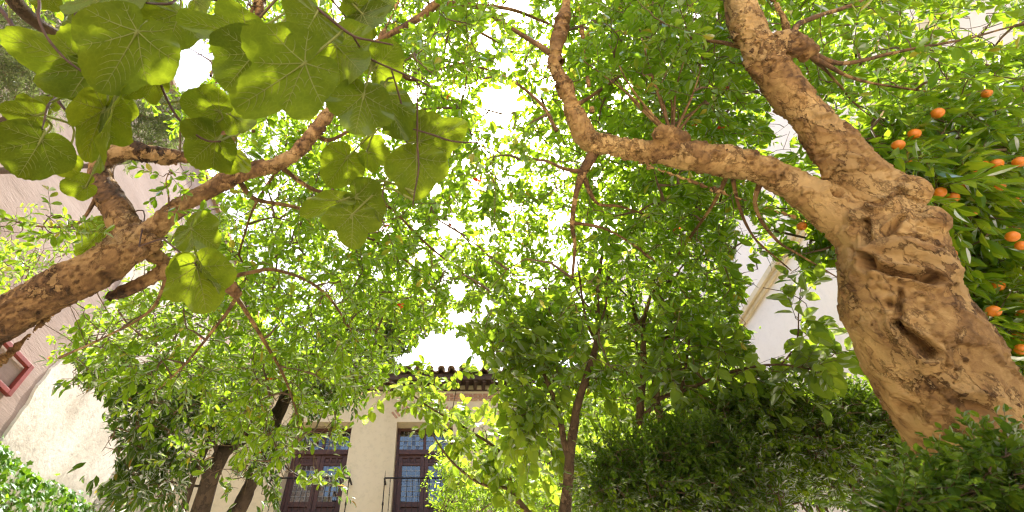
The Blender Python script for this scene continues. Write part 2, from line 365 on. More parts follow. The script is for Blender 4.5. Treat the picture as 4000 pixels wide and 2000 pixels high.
def sweep_mesh(name, limbs, voxel, blobs=(), dents=(), relief=.005, scale=1.0, smooth=6):
    """fuse tapered limbs into one skin, then raise bark plates on it; stores attribute 'flake'"""
    bm = MB()
    for pts, rad in limbs:
        V, f = tubes(pts[None], rad[None], 20); n = len(V)
        bm.add(V, f)
        for ring, ctr, flip in ((np.arange(20), pts[0], 1), (np.arange(n - 20, n), pts[-1], 0)):
            b0 = bm.n - n; bm.v.append(np.array([ctr])); c = bm.n; bm.n += 1
            r2 = np.roll(ring, -1)
            bm.f3.append(np.column_stack([r2 + b0, ring + b0, np.full(20, c)]) if flip else np.column_stack([ring + b0, r2 + b0, np.full(20, c)]))
    for c, rx, ry, rz in blobs:
        b = bmesh.new(); bmesh.ops.create_icosphere(b, subdivisions=3, radius=1)
        v = np.array([x.co for x in b.verts]); f = np.array([[x.index for x in q.verts] for q in b.faces]); b.free()
        v = v * (1 + .25 * (fbm(v * 2.2 + c, 2, 5)[:, None] - .5)); bm.add(v * [rx, ry, rz] + c, f)
    o = bm.obj('tmp', None); md = o.modifiers.new('r', 'REMESH'); md.mode = 'VOXEL'; md.voxel_size = voxel
    sm = o.modifiers.new('s', 'SMOOTH'); sm.factor = .5; sm.iterations = smooth
    dg = bpy.context.evaluated_depsgraph_get(); dg.update(); me = bpy.data.meshes.new_from_object(o.evaluated_get(dg)); me.name = name
    bpy.data.objects.remove(o)
    n = len(me.vertices); co = np.zeros(n * 3, np.float32); me.vertices.foreach_get('co', co); co = co.reshape(-1, 3).astype(float)
    no = np.zeros(n * 3, np.float32); me.vertices.foreach_get('normal', no); no = no.reshape(-1, 3)
    q = co / scale
    warp = np.stack([fbm(q * 7 + 3, 3, 11), fbm(q * 7 + 9, 3, 12), fbm(q * 7 + 5, 3, 13)], -1) - .5
    qs = (q + warp * .18) * [1, 1, .62]
    big = fbm(qs * 7, 4, 21); mid = fbm(qs * 15 + 4, 4, 31); fine = fbm(q * 60, 3, 41)
    p1 = sstep(big + .25 * (fine - .5), .49, .515); p2 = sstep(mid + .2 * (fine - .5), .53, .56); p3 = sstep(fbm(qs * 14 + 8, 3, 51), .58, .60)
    lump = fbm(q * 3.2, 3, 61) - .5; lump2 = fbm(q * [9, 9, 6], 2, 71) - .5
    disp = relief * (1.0 * p1 + .7 * p2 * p1 + .8 * p3 + .9 * (fine - .5)) + lump * .04 * scale + lump2 * .024 * scale
    dark = np.zeros(n)
    for path, wd, dp in dents:
        c = path.mean(0); nearby = np.where(np.linalg.norm(co - c, axis=1) < np.linalg.norm(path[-1] - path[0]) + .2)[0]; sub = co[nearby]
        off = np.array([sub[np.argmin(np.linalg.norm(sub - q, axis=1))] for q in path]); wk = np.linspace(.55, 1, 14)
        dist = np.min(np.linalg.norm(sub[:, None] - off[None], axis=2) / wk, axis=1)
        e = np.exp(-(dist / wd) ** 2.0); disp[nearby] += -dp * e + .3 * dp * np.exp(-((dist - 2.0 * wd) / (.7 * wd)) ** 2); dark[nearby] += e
    co2 = co + no * disp[:, None]; me.vertices.foreach_set('co', co2.astype(np.float32).ravel())
    broad = fbm(q * [4, 4, 2.6] + 31, 4, 81); young = sstep(fbm(qs * 7.5 + 40, 3, 91) + .15 * (fine - .5), .55, .58)
    edge = np.exp(-((big + .25 * (fine - .5) - .50) / .012) ** 2) + .7 * np.exp(-((mid + .2 * (fine - .5) - .545) / .012) ** 2)
    rough = sstep(fbm(qs * 6 + 60, 4, 95), .54, .62)
    disp = disp + relief * (.9 * rough * (fine - .35) * 2 - .7 * edge - .5 * young); co2 = co + no * disp[:, None]; me.vertices.foreach_set('co', co2.astype(np.float32).ravel())
    fl = np.clip(.42 + 1.35 * (broad - .5) + .12 * p2 + .10 * p1 - .34 * young + .16 * rough + .22 * edge + .7 * (fine - .5) + .42 * np.minimum(dark, 1), 0, 1)  # dents also darkened in the colour, as shade inside the hollows
    at = me.attributes.new('flake', 'FLOAT', 'POINT'); at.data.foreach_set('value', fl.astype(np.float32))
    me.polygons.foreach_set('use_smooth', np.ones(len(me.polygons), bool)); me.update()
    return me
def wood_mesh(name, limbs, sides=10):
    """thin limbs: tubes with a little roughness and the 'flake' attribute"""
    bm = MB()
    for pts, rad in limbs:
        r = rad * (1 + .35 * (fbm(pts * 22, 3, 3) - .5)); p = pts + (np.stack([fbm(pts * 7, 2, k) for k in (1, 2, 3)], -1) - .5) * rad[:, None] * .8
        V, f = tubes(p[None], r[None], sides); bm.add(V, f)
    me = bm.mesh(name, True); n = len(me.vertices); co = np.zeros(n * 3, np.float32); me.vertices.foreach_get('co', co); co = co.reshape(-1, 3)
    fl = np.clip(.1 + .9 * fbm(co * [16, 16, 9], 4, 77), 0, 1); at = me.attributes.new('flake', 'FLOAT', 'POINT'); at.data.foreach_set('value', fl.astype(np.float32))
    return me

def emit_leaves(root, org, A, tpl, mat, nparts=300, name='leaf', stuffname='foliage'):
    """the leaves that show largest become parts, the rest one mass"""
    x, y, z = proj(org); sz = np.linalg.norm(A[:, :, 1], axis=1) / np.maximum(z, .05)
    face = np.abs(np.einsum('ni,ni->n', norm(A[:, :, 2]), norm(org - CAM)))
    score = sz * (.3 + face) * ((x > 10) & (x < 3990) & (y > 10) & (y < 1990) & (z > .3))
    for (a, b, c, d, dep) in SHADOWED:
        score = np.where((x > a) & (x < b) & (y > c) & (y < d) & (z > dep), score * .2, score)
    sel = np.argsort(-score)[:nparts]; keep = np.ones(len(org), bool); keep[sel] = False
    if nparts:
        v, t3, q = tpl; me = np_mesh(name, v, [t3, q]); me.materials.append(mat)
        for i in sel:
            M = Matrix.Identity(4)
            for r in range(3):
                for c in range(3): M[r][c] = A[i, r, c]
                M[r][3] = org[i, r]
            link(name, me, None, root, M)
    o = link(stuffname, leaf_mesh(stuffname, tpl, org[keep], A[keep]), mat, root); o['kind'] = 'stuff'
    return o
SHADOWED = [(0, 1500, 0, 620, 1.5), (3250, 4000, 750, 2000, 2.3)]
def twig_obj(root, lines, rad, mat=None, name='twig'):
    V, f = tubes(lines, rad, 4); o = link(name, np_mesh(name, V, [f], True), mat or M_TWIG, root); o['kind'] = 'stuff'; return o
def sample_blobs(blobs):
    pts = []
    for px, py, rx, ry, d0, d1, n in blobs:
        a = rng.uniform(0, 6.283, n); r = np.sqrt(rng.uniform(0, 1, n)); d = rng.uniform(d0, d1, n)
        pts += [P(px + rx * rr * math.cos(aa), py + ry * rr * math.sin(aa), dd) for aa, rr, dd in zip(a, r, d)]
    return np.array(pts)
def crown(root, targets, nodes, mat, tpl, leaf_len, L, K, nparts, out=.7, gap=True, tw_r=(.006, .0018), twmat=None, secondary=.08, **kw):
    """twigs joined to the wood, shoots at their ends, leaves on the shoots"""
    n2 = max(1, int(len(targets) * secondary)); perm = rng.permutation(len(targets))
    s2, rest = targets[perm[:n2]], targets[perm[n2:]]
    l2, ln2 = attach(nodes, s2, .10); nodes2 = np.vstack([nodes, l2[:, 1:].reshape(-1, 3)])
    l1, ln1 = attach(nodes2, rest, .14)
    lines = np.vstack([l2, l1]); tg = np.vstack([s2, rest])
    f = np.linspace(0, 1, 5)[None]
    r0 = np.concatenate([np.full(len(l2), tw_r[0] * 1.6), np.full(len(l1), tw_r[0] * .6)])[:, None]
    rad = r0 + (tw_r[1] - r0) * f
    inc = norm(lines[:, 4] - lines[:, 2]); d = norm(inc * out + rng.normal(0, .55, inc.shape) + [0, 0, -.05])
    org, A, sh = make_sprigs(tg, d, rng.uniform(.7, 1.3, len(tg)) * L, K, leaf_len, **kw)
    if gap:
        ok = ~in_gap(org + A[:, :, 1] * .5); org, A = org[ok], A[ok]
        okt = ~in_gap(sh[:, 2]); sh = sh[okt]
        okl = ~in_gap(lines[:, 2], k=.7); lines, rad = lines[okl], rad[okl]
    twig_obj(root, lines, rad, twmat)
    twig_obj(root, sh, np.broadcast_to(np.linspace(tw_r[1], tw_r[1] * .5, 4), sh.shape[:2]), twmat, 'shoot')
    emit_leaves(root, org, A, tpl, mat, nparts)
    return tg

# ================================================================== the setting
M_GROUND = plaster('sandy courtyard ground', (.42, .35, .26), (.54, .47, .37), (.60, .54, .44), 1.5, bump=.5, speck=.2)
M_CREAM = plaster('cream plaster', (.58, .48, .31), (.65, .55, .37), (.70, .60, .42), .7, (1, 1, .35), .12, .10)
M_PINK = plaster('pinkish render', (.25, .185, .15), (.32, .245, .205), (.39, .31, .265), .9, (1, .35, 2.2), .5, .10)  # tone lowered as well, to stand in for shade on this wall
M_RAW = plaster('pale rough render', (.40, .35, .27), (.58, .53, .44), (.70, .66, .58), 1.1, (1, 1, .8), .7, .22)
M_WHITE = plaster('white lime plaster', (.80, .71, .62), (.85, .77, .68), (.88, .81, .73), .5, (1, 1, .5), .2, .05)
M_LEDGE = plaster('ochre ledge', (.58, .48, .32), (.66, .56, .38), (.72, .62, .44), 1.5, bump=.2, speck=.1)
M_WOOD = simple('dark red brown wood', (.075, .032, .024), .5, .3, 14, bump=.15)
M_EAVE = simple('old eave timber', (.07, .045, .032), .85, .4, 12, bump=.3)
M_TILE = simple('clay roof tile', (.28, .19, .13), .9, .4, 7, bump=.3)
M_BRICK = simple('thin brick', (.42, .24, .15), .9, .3, 9, bump=.4)
M_MORTAR = simple('lime mortar', (.55, .48, .38), .95, .2, 20, bump=.3)
M_IRON = simple('wrought iron', (.035, .028, .026), .55, .4, 30, metal=.6)
M_LEAD = simple('lead came', (.28, .28, .27), .55, .2, 30, metal=.3)
M_RED = simple('red painted steel', (.19, .035, .027), .5, .25, 8, bump=.1)
M_GREYP = simple('pale grey casing', (.62, .64, .66), .45, .08, 8)
M_ROOM = simple('dark room', (.05, .04, .035), .9, .3, 2)  # near-black boxes behind the glass: the unlit interior is put into the colour
def glass_mat():
    m, nt, N, L, out = nmat('old window glass')
    t = N('ShaderNodeBsdfTransparent'); t.inputs[0].default_value = (.72, .76, .74, 1)
    g = N('ShaderNodeBsdfGlossy', Roughness=.02); f = N('ShaderNodeFresnel', IOR=2.1)
    mx = N('ShaderNodeMixShader'); L(f.outputs[0], mx.inputs[0]); L(t.outputs[0], mx.inputs[1]); L(g.outputs[0], mx.inputs[2]); L(mx.outputs[0], out.inputs[0])
    return m
M_GLASS = glass_mat()

gm = MB(); gm.add([[-400, -400, 0], [400, -400, 0], [400, 400, 0], [-400, 400, 0]], [[0, 1, 2, 3]])
struct(gm.obj('ground', M_GROUND))

# ---- house across the courtyard
XL, XR, YF = -6.5, 7.0, 11.3
HEAD, FLOOR = 7.316, 4.67
WIN = [-3.72, -1.03, 1.66, 4.35]; WW = 1.5; REC = .32; WTOP = 8.34
house = thing('house', 'cream plastered house with tiled eave, leaded windows and iron balconies', 'house', (0, YF, 0))
xs = sorted([XL, XR + .0] + [v for x in WIN for v in (x, x + WW)]); zs = [0, FLOOR, HEAD, WTOP + .3]
wm = MB()
for i in range(len(xs) - 1):
    for j in range(3):
        hole = j == 1 and any(abs(xs[i] - x) < 1e-6 for x in WIN)
        if not hole: wm.add([[xs[i], YF, zs[j]], [xs[i + 1], YF, zs[j]], [xs[i + 1], YF, zs[j + 1]], [xs[i], YF, zs[j + 1]]], [[0, 1, 2, 3]])
for x in WIN:
    y1 = YF + .5; a, b = x, x + WW
    wm.add([[a, YF, FLOOR], [a, YF, HEAD], [a, y1, HEAD], [a, y1, FLOOR]], [[0, 1, 2, 3]])
    wm.add([[b, YF, FLOOR], [b, y1, FLOOR], [b, y1, HEAD], [b, YF, HEAD]], [[0, 1, 2, 3]])
    wm.add([[a, YF, HEAD], [b, YF, HEAD], [b, y1, HEAD], [a, y1, HEAD]], [[0, 1, 2, 3]])
    wm.add([[a, YF, FLOOR], [a, y1, FLOOR], [b, y1, FLOOR], [b, YF, FLOOR]], [[0, 1, 2, 3]])
wm.obj('wall', M_CREAM, house)
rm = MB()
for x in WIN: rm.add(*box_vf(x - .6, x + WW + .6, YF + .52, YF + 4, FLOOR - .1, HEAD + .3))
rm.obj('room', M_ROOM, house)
MB().box(XL, XR, YF + 4.1, YF + 8, 0, WTOP + .2).obj('rear_wall', M_CREAM, house)
# eave
MB().box(XL, XR, 10.86, 10.90, 8.36, 8.50).obj('fascia', M_EAVE, house, bevel=.004)
MB().box(XL, XR, 10.905, YF + .1, 8.455, 8.495).obj('soffit', M_EAVE, house)
MB().box(XL, XR, YF - .03, YF - .002, 8.26, 8.30).obj('moulding', M_EAVE, house)
cb = MB().box(-.045, .045, 10.91, YF - .005, 8.31, 8.452).mesh('corbel'); cb.materials.append(M_EAVE)
x = XL + .12
while x < XR - .1:
    link('corbel', cb, None, house, Matrix.Translation((x, 0, 0))); x += .235
def tile_mesh(r, up, th=.016, ln=.5):
    a = np.linspace(0, math.pi, 9); v = []
    for y in (0, ln):
        rr = r * (1 - .12 * y / ln)
        for q in (rr, rr - th):
            v += [[q * math.cos(t), y, (q * math.sin(t)) * (1 if up else -1)] for t in a]
    v = np.array(v); f = []
    for i in range(8):
        f += [[i, i + 1, 18 + i + 1, 18 + i], [9 + i, 27 + i, 27 + i + 1, 9 + i + 1], [i, 9 + i, 9 + i + 1, i + 1]]
    me = np_mesh('roof_tile', v, [np.array(f)], True); me.materials.append(M_TILE); return me
tu, td = tile_mesh(.105, True), tile_mesh(.105, False)
roof = MB().add([[XL, 10.84, 8.515], [XR, 10.84, 8.515], [XR, YF + 4, 10.5], [XL, YF + 4, 10.5]], [[0, 1, 2, 3]]).obj('roof', M_TILE, house)
slope = Matrix.Rotation(R(24), 4, 'X'); k = 0; x = XL + .15
while x < XR - .1:
    for row in range(3):
        y, z = 10.70 + row * .42 * math.cos(R(24)), 8.525 + row * .42 * math.sin(R(24)) + .0
        j = rng.normal(0, .012, 3)
        link('roof_tile', tu, None, roof, Matrix.Translation((x + j[0], y + j[1], z + .075 + j[2] * .5)) @ slope @ Matrix.Rotation(rng.normal(0, .03), 4, 'Z'), local=True).matrix_parent_inverse = Matrix()
        link('roof_tile', td, None, roof, Matrix.Translation((x + .155 + j[1], y + .02 + j[0], z + .115)) @ slope, local=True).matrix_parent_inverse = Matrix()
    x += .31
# brick band and brick arches where the plaster is gone
bb = MB().box(-.4, 4.6, YF - .018, YF - .004, 7.95, 8.17).obj('brick_band', M_MORTAR, house)
bk = MB().box(-.125, .125, -.018, .012, -.021, .021).mesh('brick'); bk.materials.append(M_BRICK)
for c in range(4):
    x = -.4 + (.13 if c % 2 == 0 else .26)
    while x < 4.5:
        j = rng.normal(0, .003, 3)
        link('brick', bk, None, bb, Matrix.Translation((x, YF - .022 + j[0], 7.978 + c * .054 + j[1])) @ Matrix.Scale(rng.uniform(.88, 1), 4, (1, 0, 0))); x += .268
vk = MB().box(-.025, .025, -.012, .012, -.11, .11).mesh('brick'); vk.materials.append(M_BRICK)
for x0 in WIN[1:3]:
    for kk in range(19):
        a = (kk - 9) * R(4.2); rr = 1.35; cxw = x0 + WW / 2
        zc = 7.80 - rr + rr * math.cos(a) * 1.0
        link('brick', vk, None, bb, Matrix.Translation((cxw + rr * math.sin(a), YF - .008 + rng.normal(0, .002), zc)) @ Matrix.Rotation(a, 4, 'Y'))
# windows
pane_cache = {}
def pane(wd, ht):
    k = (round(wd, 3), round(ht, 3))
    if k not in pane_cache:
        me = MB().box(-wd / 2, wd / 2, -.002, .002, -ht / 2, ht / 2).mesh('pane'); me.materials.append(M_GLASS); pane_cache[k] = me
    return pane_cache[k]
def glazing(parent, x0, x1, z0, z1, nx, nz, y, panes=True):
    g = MB(); dx, dz = (x1 - x0) / nx, (z1 - z0) / nz
    for i in range(1, nx): g.box(x0 + i * dx - .005, x0 + i * dx + .005, y - .008, y + .008, z0, z1)
    for i in range(1, nz): g.box(x0, x1, y - .0105, y + .0105, z0 + i * dz - .005, z0 + i * dz + .005)
    g.obj('glazing_bar', M_LEAD, parent)
    for i in range(nx if panes else 0):
        for j in range(nz):
            M = Matrix.Translation((x0 + (i + .5) * dx, y, z0 + (j + .5) * dz)) @ Matrix.Rotation(rng.normal(0, .022), 4, 'X') @ Matrix.Rotation(rng.normal(0, .022), 4, 'Z')
            link('pane', pane(dx - .012, dz - .012), None, parent, M)
for wi, x0 in enumerate(WIN):
    y = YF + REC; x1 = x0 + WW; fr = MB(); xm = (x0 + x1) / 2
    fr.box(x0 + .002, x0 + .08, y, y + .1, FLOOR, HEAD - .002); fr.box(x1 - .08, x1 - .002, y, y + .1, FLOOR, HEAD - .002)
    fr.box(x0 + .08, x1 - .08, y + .002, y + .1, HEAD - .08, HEAD - .002)
    fr.box(x0 + .08, x1 - .08, y - .03, y + .09, 6.57, 6.70)
    fr.box(xm - .035, xm + .035, y + .01, y + .09, 6.70, HEAD - .08)
    win = fr.obj('window', M_WOOD, house, bevel=.006); win['_loc'] = house['_loc']
    def stick(name, o): o.parent = win; o.matrix_parent_inverse = Matrix(); return o
    first = wi < 3
    sub = []
    class PP:  # children keep house coordinates under the window
        pass
    win.matrix_parent_inverse = Matrix.Translation(-Vector(house['_loc']))
    win['_loc'] = (0, 0, 0)
    glazing(win, x0 + .08, xm - .035, 6.70, HEAD - .08, 6, 4, y + .05, first); glazing(win, xm + .035, x1 - .08, 6.70, HEAD - .08, 6, 4, y + .05, first)
    for s in (0, 1):
        a, b = (x0 + .082, xm - .004) if s == 0 else (xm + .004, x1 - .082)
        lf = MB(); lf.box(a, a + .10, y + .02, y + .075, FLOOR + .01, 6.568); lf.box(b - .10, b, y + .02, y + .075, FLOOR + .01, 6.568)
        for z0, z1 in ((FLOOR + .01, FLOOR + .12), (5.30, 5.42), (6.30, 6.37), (6.50, 6.568)): lf.box(a + .10, b - .10, y + .022, y + .073, z0, z1)
        n = 3; wdt = (b - a - .2) / n
        for q in range(1, n): lf.box(a + .1 + q * wdt - .025, a + .1 + q * wdt + .025, y + .024, y + .07, 6.37, 6.50)
        lf.obj('door_leaf', M_WOOD, win, bevel=.006)
        for q in range(n):
            px0 = a + .1 + q * wdt + (.025 if q else 0); px1 = a + .1 + (q + 1) * wdt - (.025 if q < n - 1 else 0)
            pl = MB().box(px0, px1, y + .055, y + .066, 6.37, 6.50); pl.box(px0 + .03, px1 - .03, y + .04, y + .0545, 6.40, 6.47); pl.obj('panel', M_WOOD, win, bevel=.004)
        pl = MB().box(a + .1, b - .1, y + .055, y + .066, FLOOR + .12, 5.30); pl.box(a + .16, b - .16, y + .04, y + .0545, FLOOR + .2, 5.22); pl.obj('panel', M_WOOD, win, bevel=.006)
        glazing(win, a + .10, b - .10, 5.42, 6.30, 4, 7, y + .05, first)
    # balcony
    bx0, bx1, by = x0 - .17, x1 + .20, YF - .36
    bal = MB().box(bx0 - .06, bx1 + .06, by - .06, YF - .002, FLOOR - .12, FLOOR - .02).obj('balcony', M_LEDGE, house, bevel=.02); bal['_loc'] = (0, 0, 0)
    RZ = FLOOR + 1.0
    MB().box(bx0, bx1, by - .022, by + .022, RZ - .012, RZ + .012).box(bx0 - .02, bx0 + .02, by + .022, YF, RZ - .011, RZ + .011).box(bx1 - .02, bx1 + .02, by + .022, YF, RZ - .011, RZ + .011).obj('rail', M_IRON, bal, bevel=.003)
    MB().box(bx0, bx1, by - .014, by + .014, FLOOR + .08, FLOOR + .10).obj('rail', M_IRON, bal)
    zz = np.array([0, .02, .05, .3, .31, .33, .34, .62, .63, .65, .66, .93, .94, .96, 1.0]); rr = np.array([9, 9, 7, 7, 11, 11, 7, 7, 12, 12, 7, 7, 11, 11, 7]) * .001
    V, f = tubes(np.column_stack([zz * 0, zz * 0, zz])[None], rr[None], 8); bme = np_mesh('baluster', V, [f], True); bme.materials.append(M_IRON)
    zz2 = np.array([0, .03, .06, .40, .42, .47, .49, .9, .91, .97, 1.0, 1.015, 1.12, 1.2]); rr2 = np.array([22, 22, 13, 13, 22, 22, 13, 12, 19, 19, 16, 10, 6, 1]) * .001
    V, f = tubes(np.column_stack([zz2 * 0, zz2 * 0, zz2])[None], rr2[None], 8); pme = np_mesh('post', V, [f], True); pme.materials.append(M_IRON)
    nb = 14
    for q in range(nb + 1):
        end = q in (0, nb)
        link('post' if end else 'baluster', pme if end else bme, None, bal, Matrix.Translation((bx0 + .01 + (bx1 - bx0 - .02) * q / nb, by, FLOOR - .02)))

# ---- walls at the sides of the courtyard
lw = thing('courtyard_wall', 'tall pinkish rendered wall with a ragged pale patch beside the ivy', 'wall', (XL, 5, 0))
MB().box(XL - .5, XL, -8, YF + 8, 0, 12.0).obj('wall', M_PINK, lw)
MB().box(XL - .6, XL + .12, -8, YF + 8, 12.0, 12.12).obj('coping', M_TILE, lw)
zz = np.linspace(0, 9.5, 90); ed = 6.5 + .45 * (fbm(np.column_stack([zz * 1.2, zz * 0, zz * 0]), 5, 5) - .5) + .06 * np.sin(zz * 2)
n = len(zz); xx = XL + .035
v = np.vstack([np.column_stack([np.full(n, xx), ed, zz]), np.column_stack([np.full(n, xx), np.full(n, YF - .004), zz]), np.column_stack([np.full(n, XL + .002), ed - .03, zz])])
i = np.arange(n - 1)
link('render_patch', np_mesh('render_patch', v, [np.column_stack([i, n + i, n + i + 1, i + 1]), np.column_stack([2 * n + i, i, i + 1, 2 * n + i + 1])]), M_RAW, lw)
rw = thing('courtyard_wall', 'tall white lime washed wall with an ochre ledge behind the orange tree', 'wall', (XR, 5, 0))
MB().box(XR, XR + .5, -8, YF + 8, 0, 14.0).obj('wall', M_WHITE, rw)
MB().box(XR - .13, XR - .002, -8, YF - .01, 7.74, 7.86).box(XR - .07, XR - .001, -8, YF - .01, 7.66, 7.738).obj('ledge', M_LEDGE, rw, bevel=.012)
fr = thing('steel_frame', 'red painted steel frame fixed to the pinkish wall', 'frame', (XL, 5.5, 4.7))
for a in ((XL + .01, XL + .09, 4.9, 4.98, 4.70, 5.24), (XL + .01, XL + .09, 5.97, 6.05, 4.70, 5.24), (XL + .012, XL + .088, 4.98, 5.97, 4.70, 4.77), (XL + .012, XL + .088, 4.98, 5.97, 5.17, 5.24)):
    MB().box(*a).obj('bar', M_RED, fr, bevel=.006)
fp = on_x(2775, 835, XR)
fl = thing('floodlight', 'small pale grey floodlight fixed high on the white wall', 'light', tuple(fp))
MB().box(fp[0] - .34, fp[0] - .12, fp[1] - .16, fp[1] + .16, fp[2] - .09, fp[2] + .09).obj('housing', M_GREYP, fl, bevel=.02)
MB().box(fp[0] - .125, fp[0], fp[1] - .03, fp[1] + .03, fp[2] - .05, fp[2] + .0).obj('bracket', M_GREYP, fl, bevel=.006)
MB().box(fp[0] - .352, fp[0] - .342, fp[1] - .13, fp[1] + .13, fp[2] - .07, fp[2] + .07).obj('lens', M_GLASS, fl)

# ================================================================== trees with thick mottled trunks (pomegranates)
s = 4000 / 2576
def pxrows(rows): return [(a * s, b * s, d, wd * s) for a, b, d, wd in rows]
# right tree: trunk, limb going up, limb arching left
r_trunk = limb_from_px(pxrows([(2720, 1700, 1.55, 430), (2640, 1400, 1.5, 390), (2545, 1200, 1.5, 340), (2455, 1080, 1.52, 300), (2350, 920, 1.58, 262), (2275, 790, 1.64, 228), (2250, 690, 1.70, 202), (2235, 610, 1.76, 182), (2190, 540, 1.82, 155)]), 80)
r_up = limb_from_px(pxrows([(2235, 610, 1.77, 126), (2190, 500, 1.84, 122), (2130, 415, 1.90, 100), (2060, 325, 1.98, 90), (1990, 240, 2.06, 86), (1925, 160, 2.14, 80), (1890, 85, 2.2, 65), (1862, 0, 2.3, 59), (1840, -110, 2.4, 52), (1835, -260, 2.6, 38)]), 90)
r_left = limb_from_px(pxrows([(2215, 620, 1.78, 105), (2120, 545, 1.86, 103), (2040, 490, 1.93, 85), (1950, 440, 2.0, 66), (1860, 412, 2.06, 64), (1750, 398, 2.12, 58), (1650, 382, 2.2, 56), (1560, 368, 2.28, 51), (1490, 362, 2.34, 49)]), 90)
r_left2 = limb_from_px(pxrows([(1500, 364, 2.33, 46), (1468, 335, 2.38, 42), (1440, 272, 2.44, 36), (1415, 205, 2.5, 32), (1392, 160, 2.56, 28), (1405, 90, 2.64, 22), (1425, 10, 2.74, 17), (1440, -120, 2.9, 13)]), 60)
r_stub = limb_from_px(pxrows([(1935, 150, 2.12, 60), (1975, 105, 2.10, 52), (2005, 112, 2.07, 44), (2040, 140, 2.05, 36)]), 20)
r_stub2 = limb_from_px(pxrows([(1690, 375, 2.18, 44), (1672, 345, 2.16, 46), (1650, 332, 2.14, 30)]), 16)
def surf(px, py, limbs, sink=0.0):
    r = norm(pix_dir(px, py)); best = None; near = None
    for pts, rad in limbs:
        q = pts - CAM; tca = q @ r; d2 = np.sum(q * q, 1) - tca ** 2; h = rad ** 2 - d2
        if h.max() > 0: t = float(np.min(np.where(h > 0, tca - np.sqrt(np.maximum(h, 0)), 99))); best = t if best is None else min(t, best)
        i = int(np.argmax(h)); near = (h[i], tca[i]) if near is None or h[i] > near[0] else near
    return CAM + r * ((best if best is not None else near[1]) + sink)
RL = [r_trunk, r_up, r_left, r_left2]
def burl(px, py, r, sink=0.): return (surf(px * s, py * s, RL, sink), r[0], r[1], r[2])
burls = [burl(2200, 630, (.028, .028, .024), .008), burl(2222, 622, (.030, .030, .024), .004), burl(2250, 620, (.034, .034, .026), .004), burl(2282, 624, (.038, .038, .03), .004), burl(2315, 634, (.042, .042, .036), .004), burl(2345, 652, (.046, .046, .044), .008), burl(2368, 682, (.045, .05, .055), .02),
         burl(2275, 490, (.05, .05, .05), .04), burl(2145, 590, (.035, .04, .055), .02), burl(2156, 548, (.035, .04, .04), .02), burl(2325, 565, (.04, .05, .06), .05), burl(1700, 358, (.045, .04, .028), .0), burl(1665, 355, (.03, .03, .025), .0), burl(2005, 118, (.035, .03, .025), .0)]
def dent(ax, ay, bx, by, limbs, wd, dp):
    return (np.array([surf((ax + (bx - ax) * t) * s, (ay + (by - ay) * t) * s, limbs) for t in np.linspace(0, 1, 14)]), wd, dp)
dents = [dent(2256, 815, 2338, 888, RL, .016, .06), dent(2266, 735, 2256, 812, RL, .011, .028), dent(2215, 678, 2345, 702, RL, .018, .05), dent(2180, 640, 2192, 672, RL, .016, .055),
         dent(2196, 495, 2208, 502, RL, .017, .05), dent(2268, 548, 2228, 592, RL, .013, .03), dent(2180, 555, 2184, 620, RL, .013, .032), dent(2258, 455, 2280, 440, RL, .012, .03),
         dent(2425, 1010, 2470, 1035, RL, .028, .022), dent(2260, 1018, 2290, 1030, RL, .026, .02), dent(2090, 475, 2110, 488, RL, .012, .03), dent(2235, 592, 2330, 602, RL, .011, .022), dent(2235, 760, 2243, 770, RL, .014, .025), dent(2140, 620, 2150, 650, RL, .010, .02)]
treeR = thing('pomegranate_tree', 'old leaning tree with thick gnarled tan trunk forking in two, burl below the fork', 'tree', tuple(r_trunk[0][0] * [1, 1, 0]))
r_base = np.array(treeR['_loc']); r_low = (catmull([r_base + [.12, -.05, -.05], r_base + [.08, -.03, .3], r_trunk[0][0], r_trunk[0][8]], 30), np.linspace(.36, r_trunk[1][8], 30))
link('trunk', sweep_mesh('trunk', [r_trunk, r_low, r_up, r_left, r_left2, r_stub, r_stub2], .0065, burls, dents, .006), M_BARK, treeR)
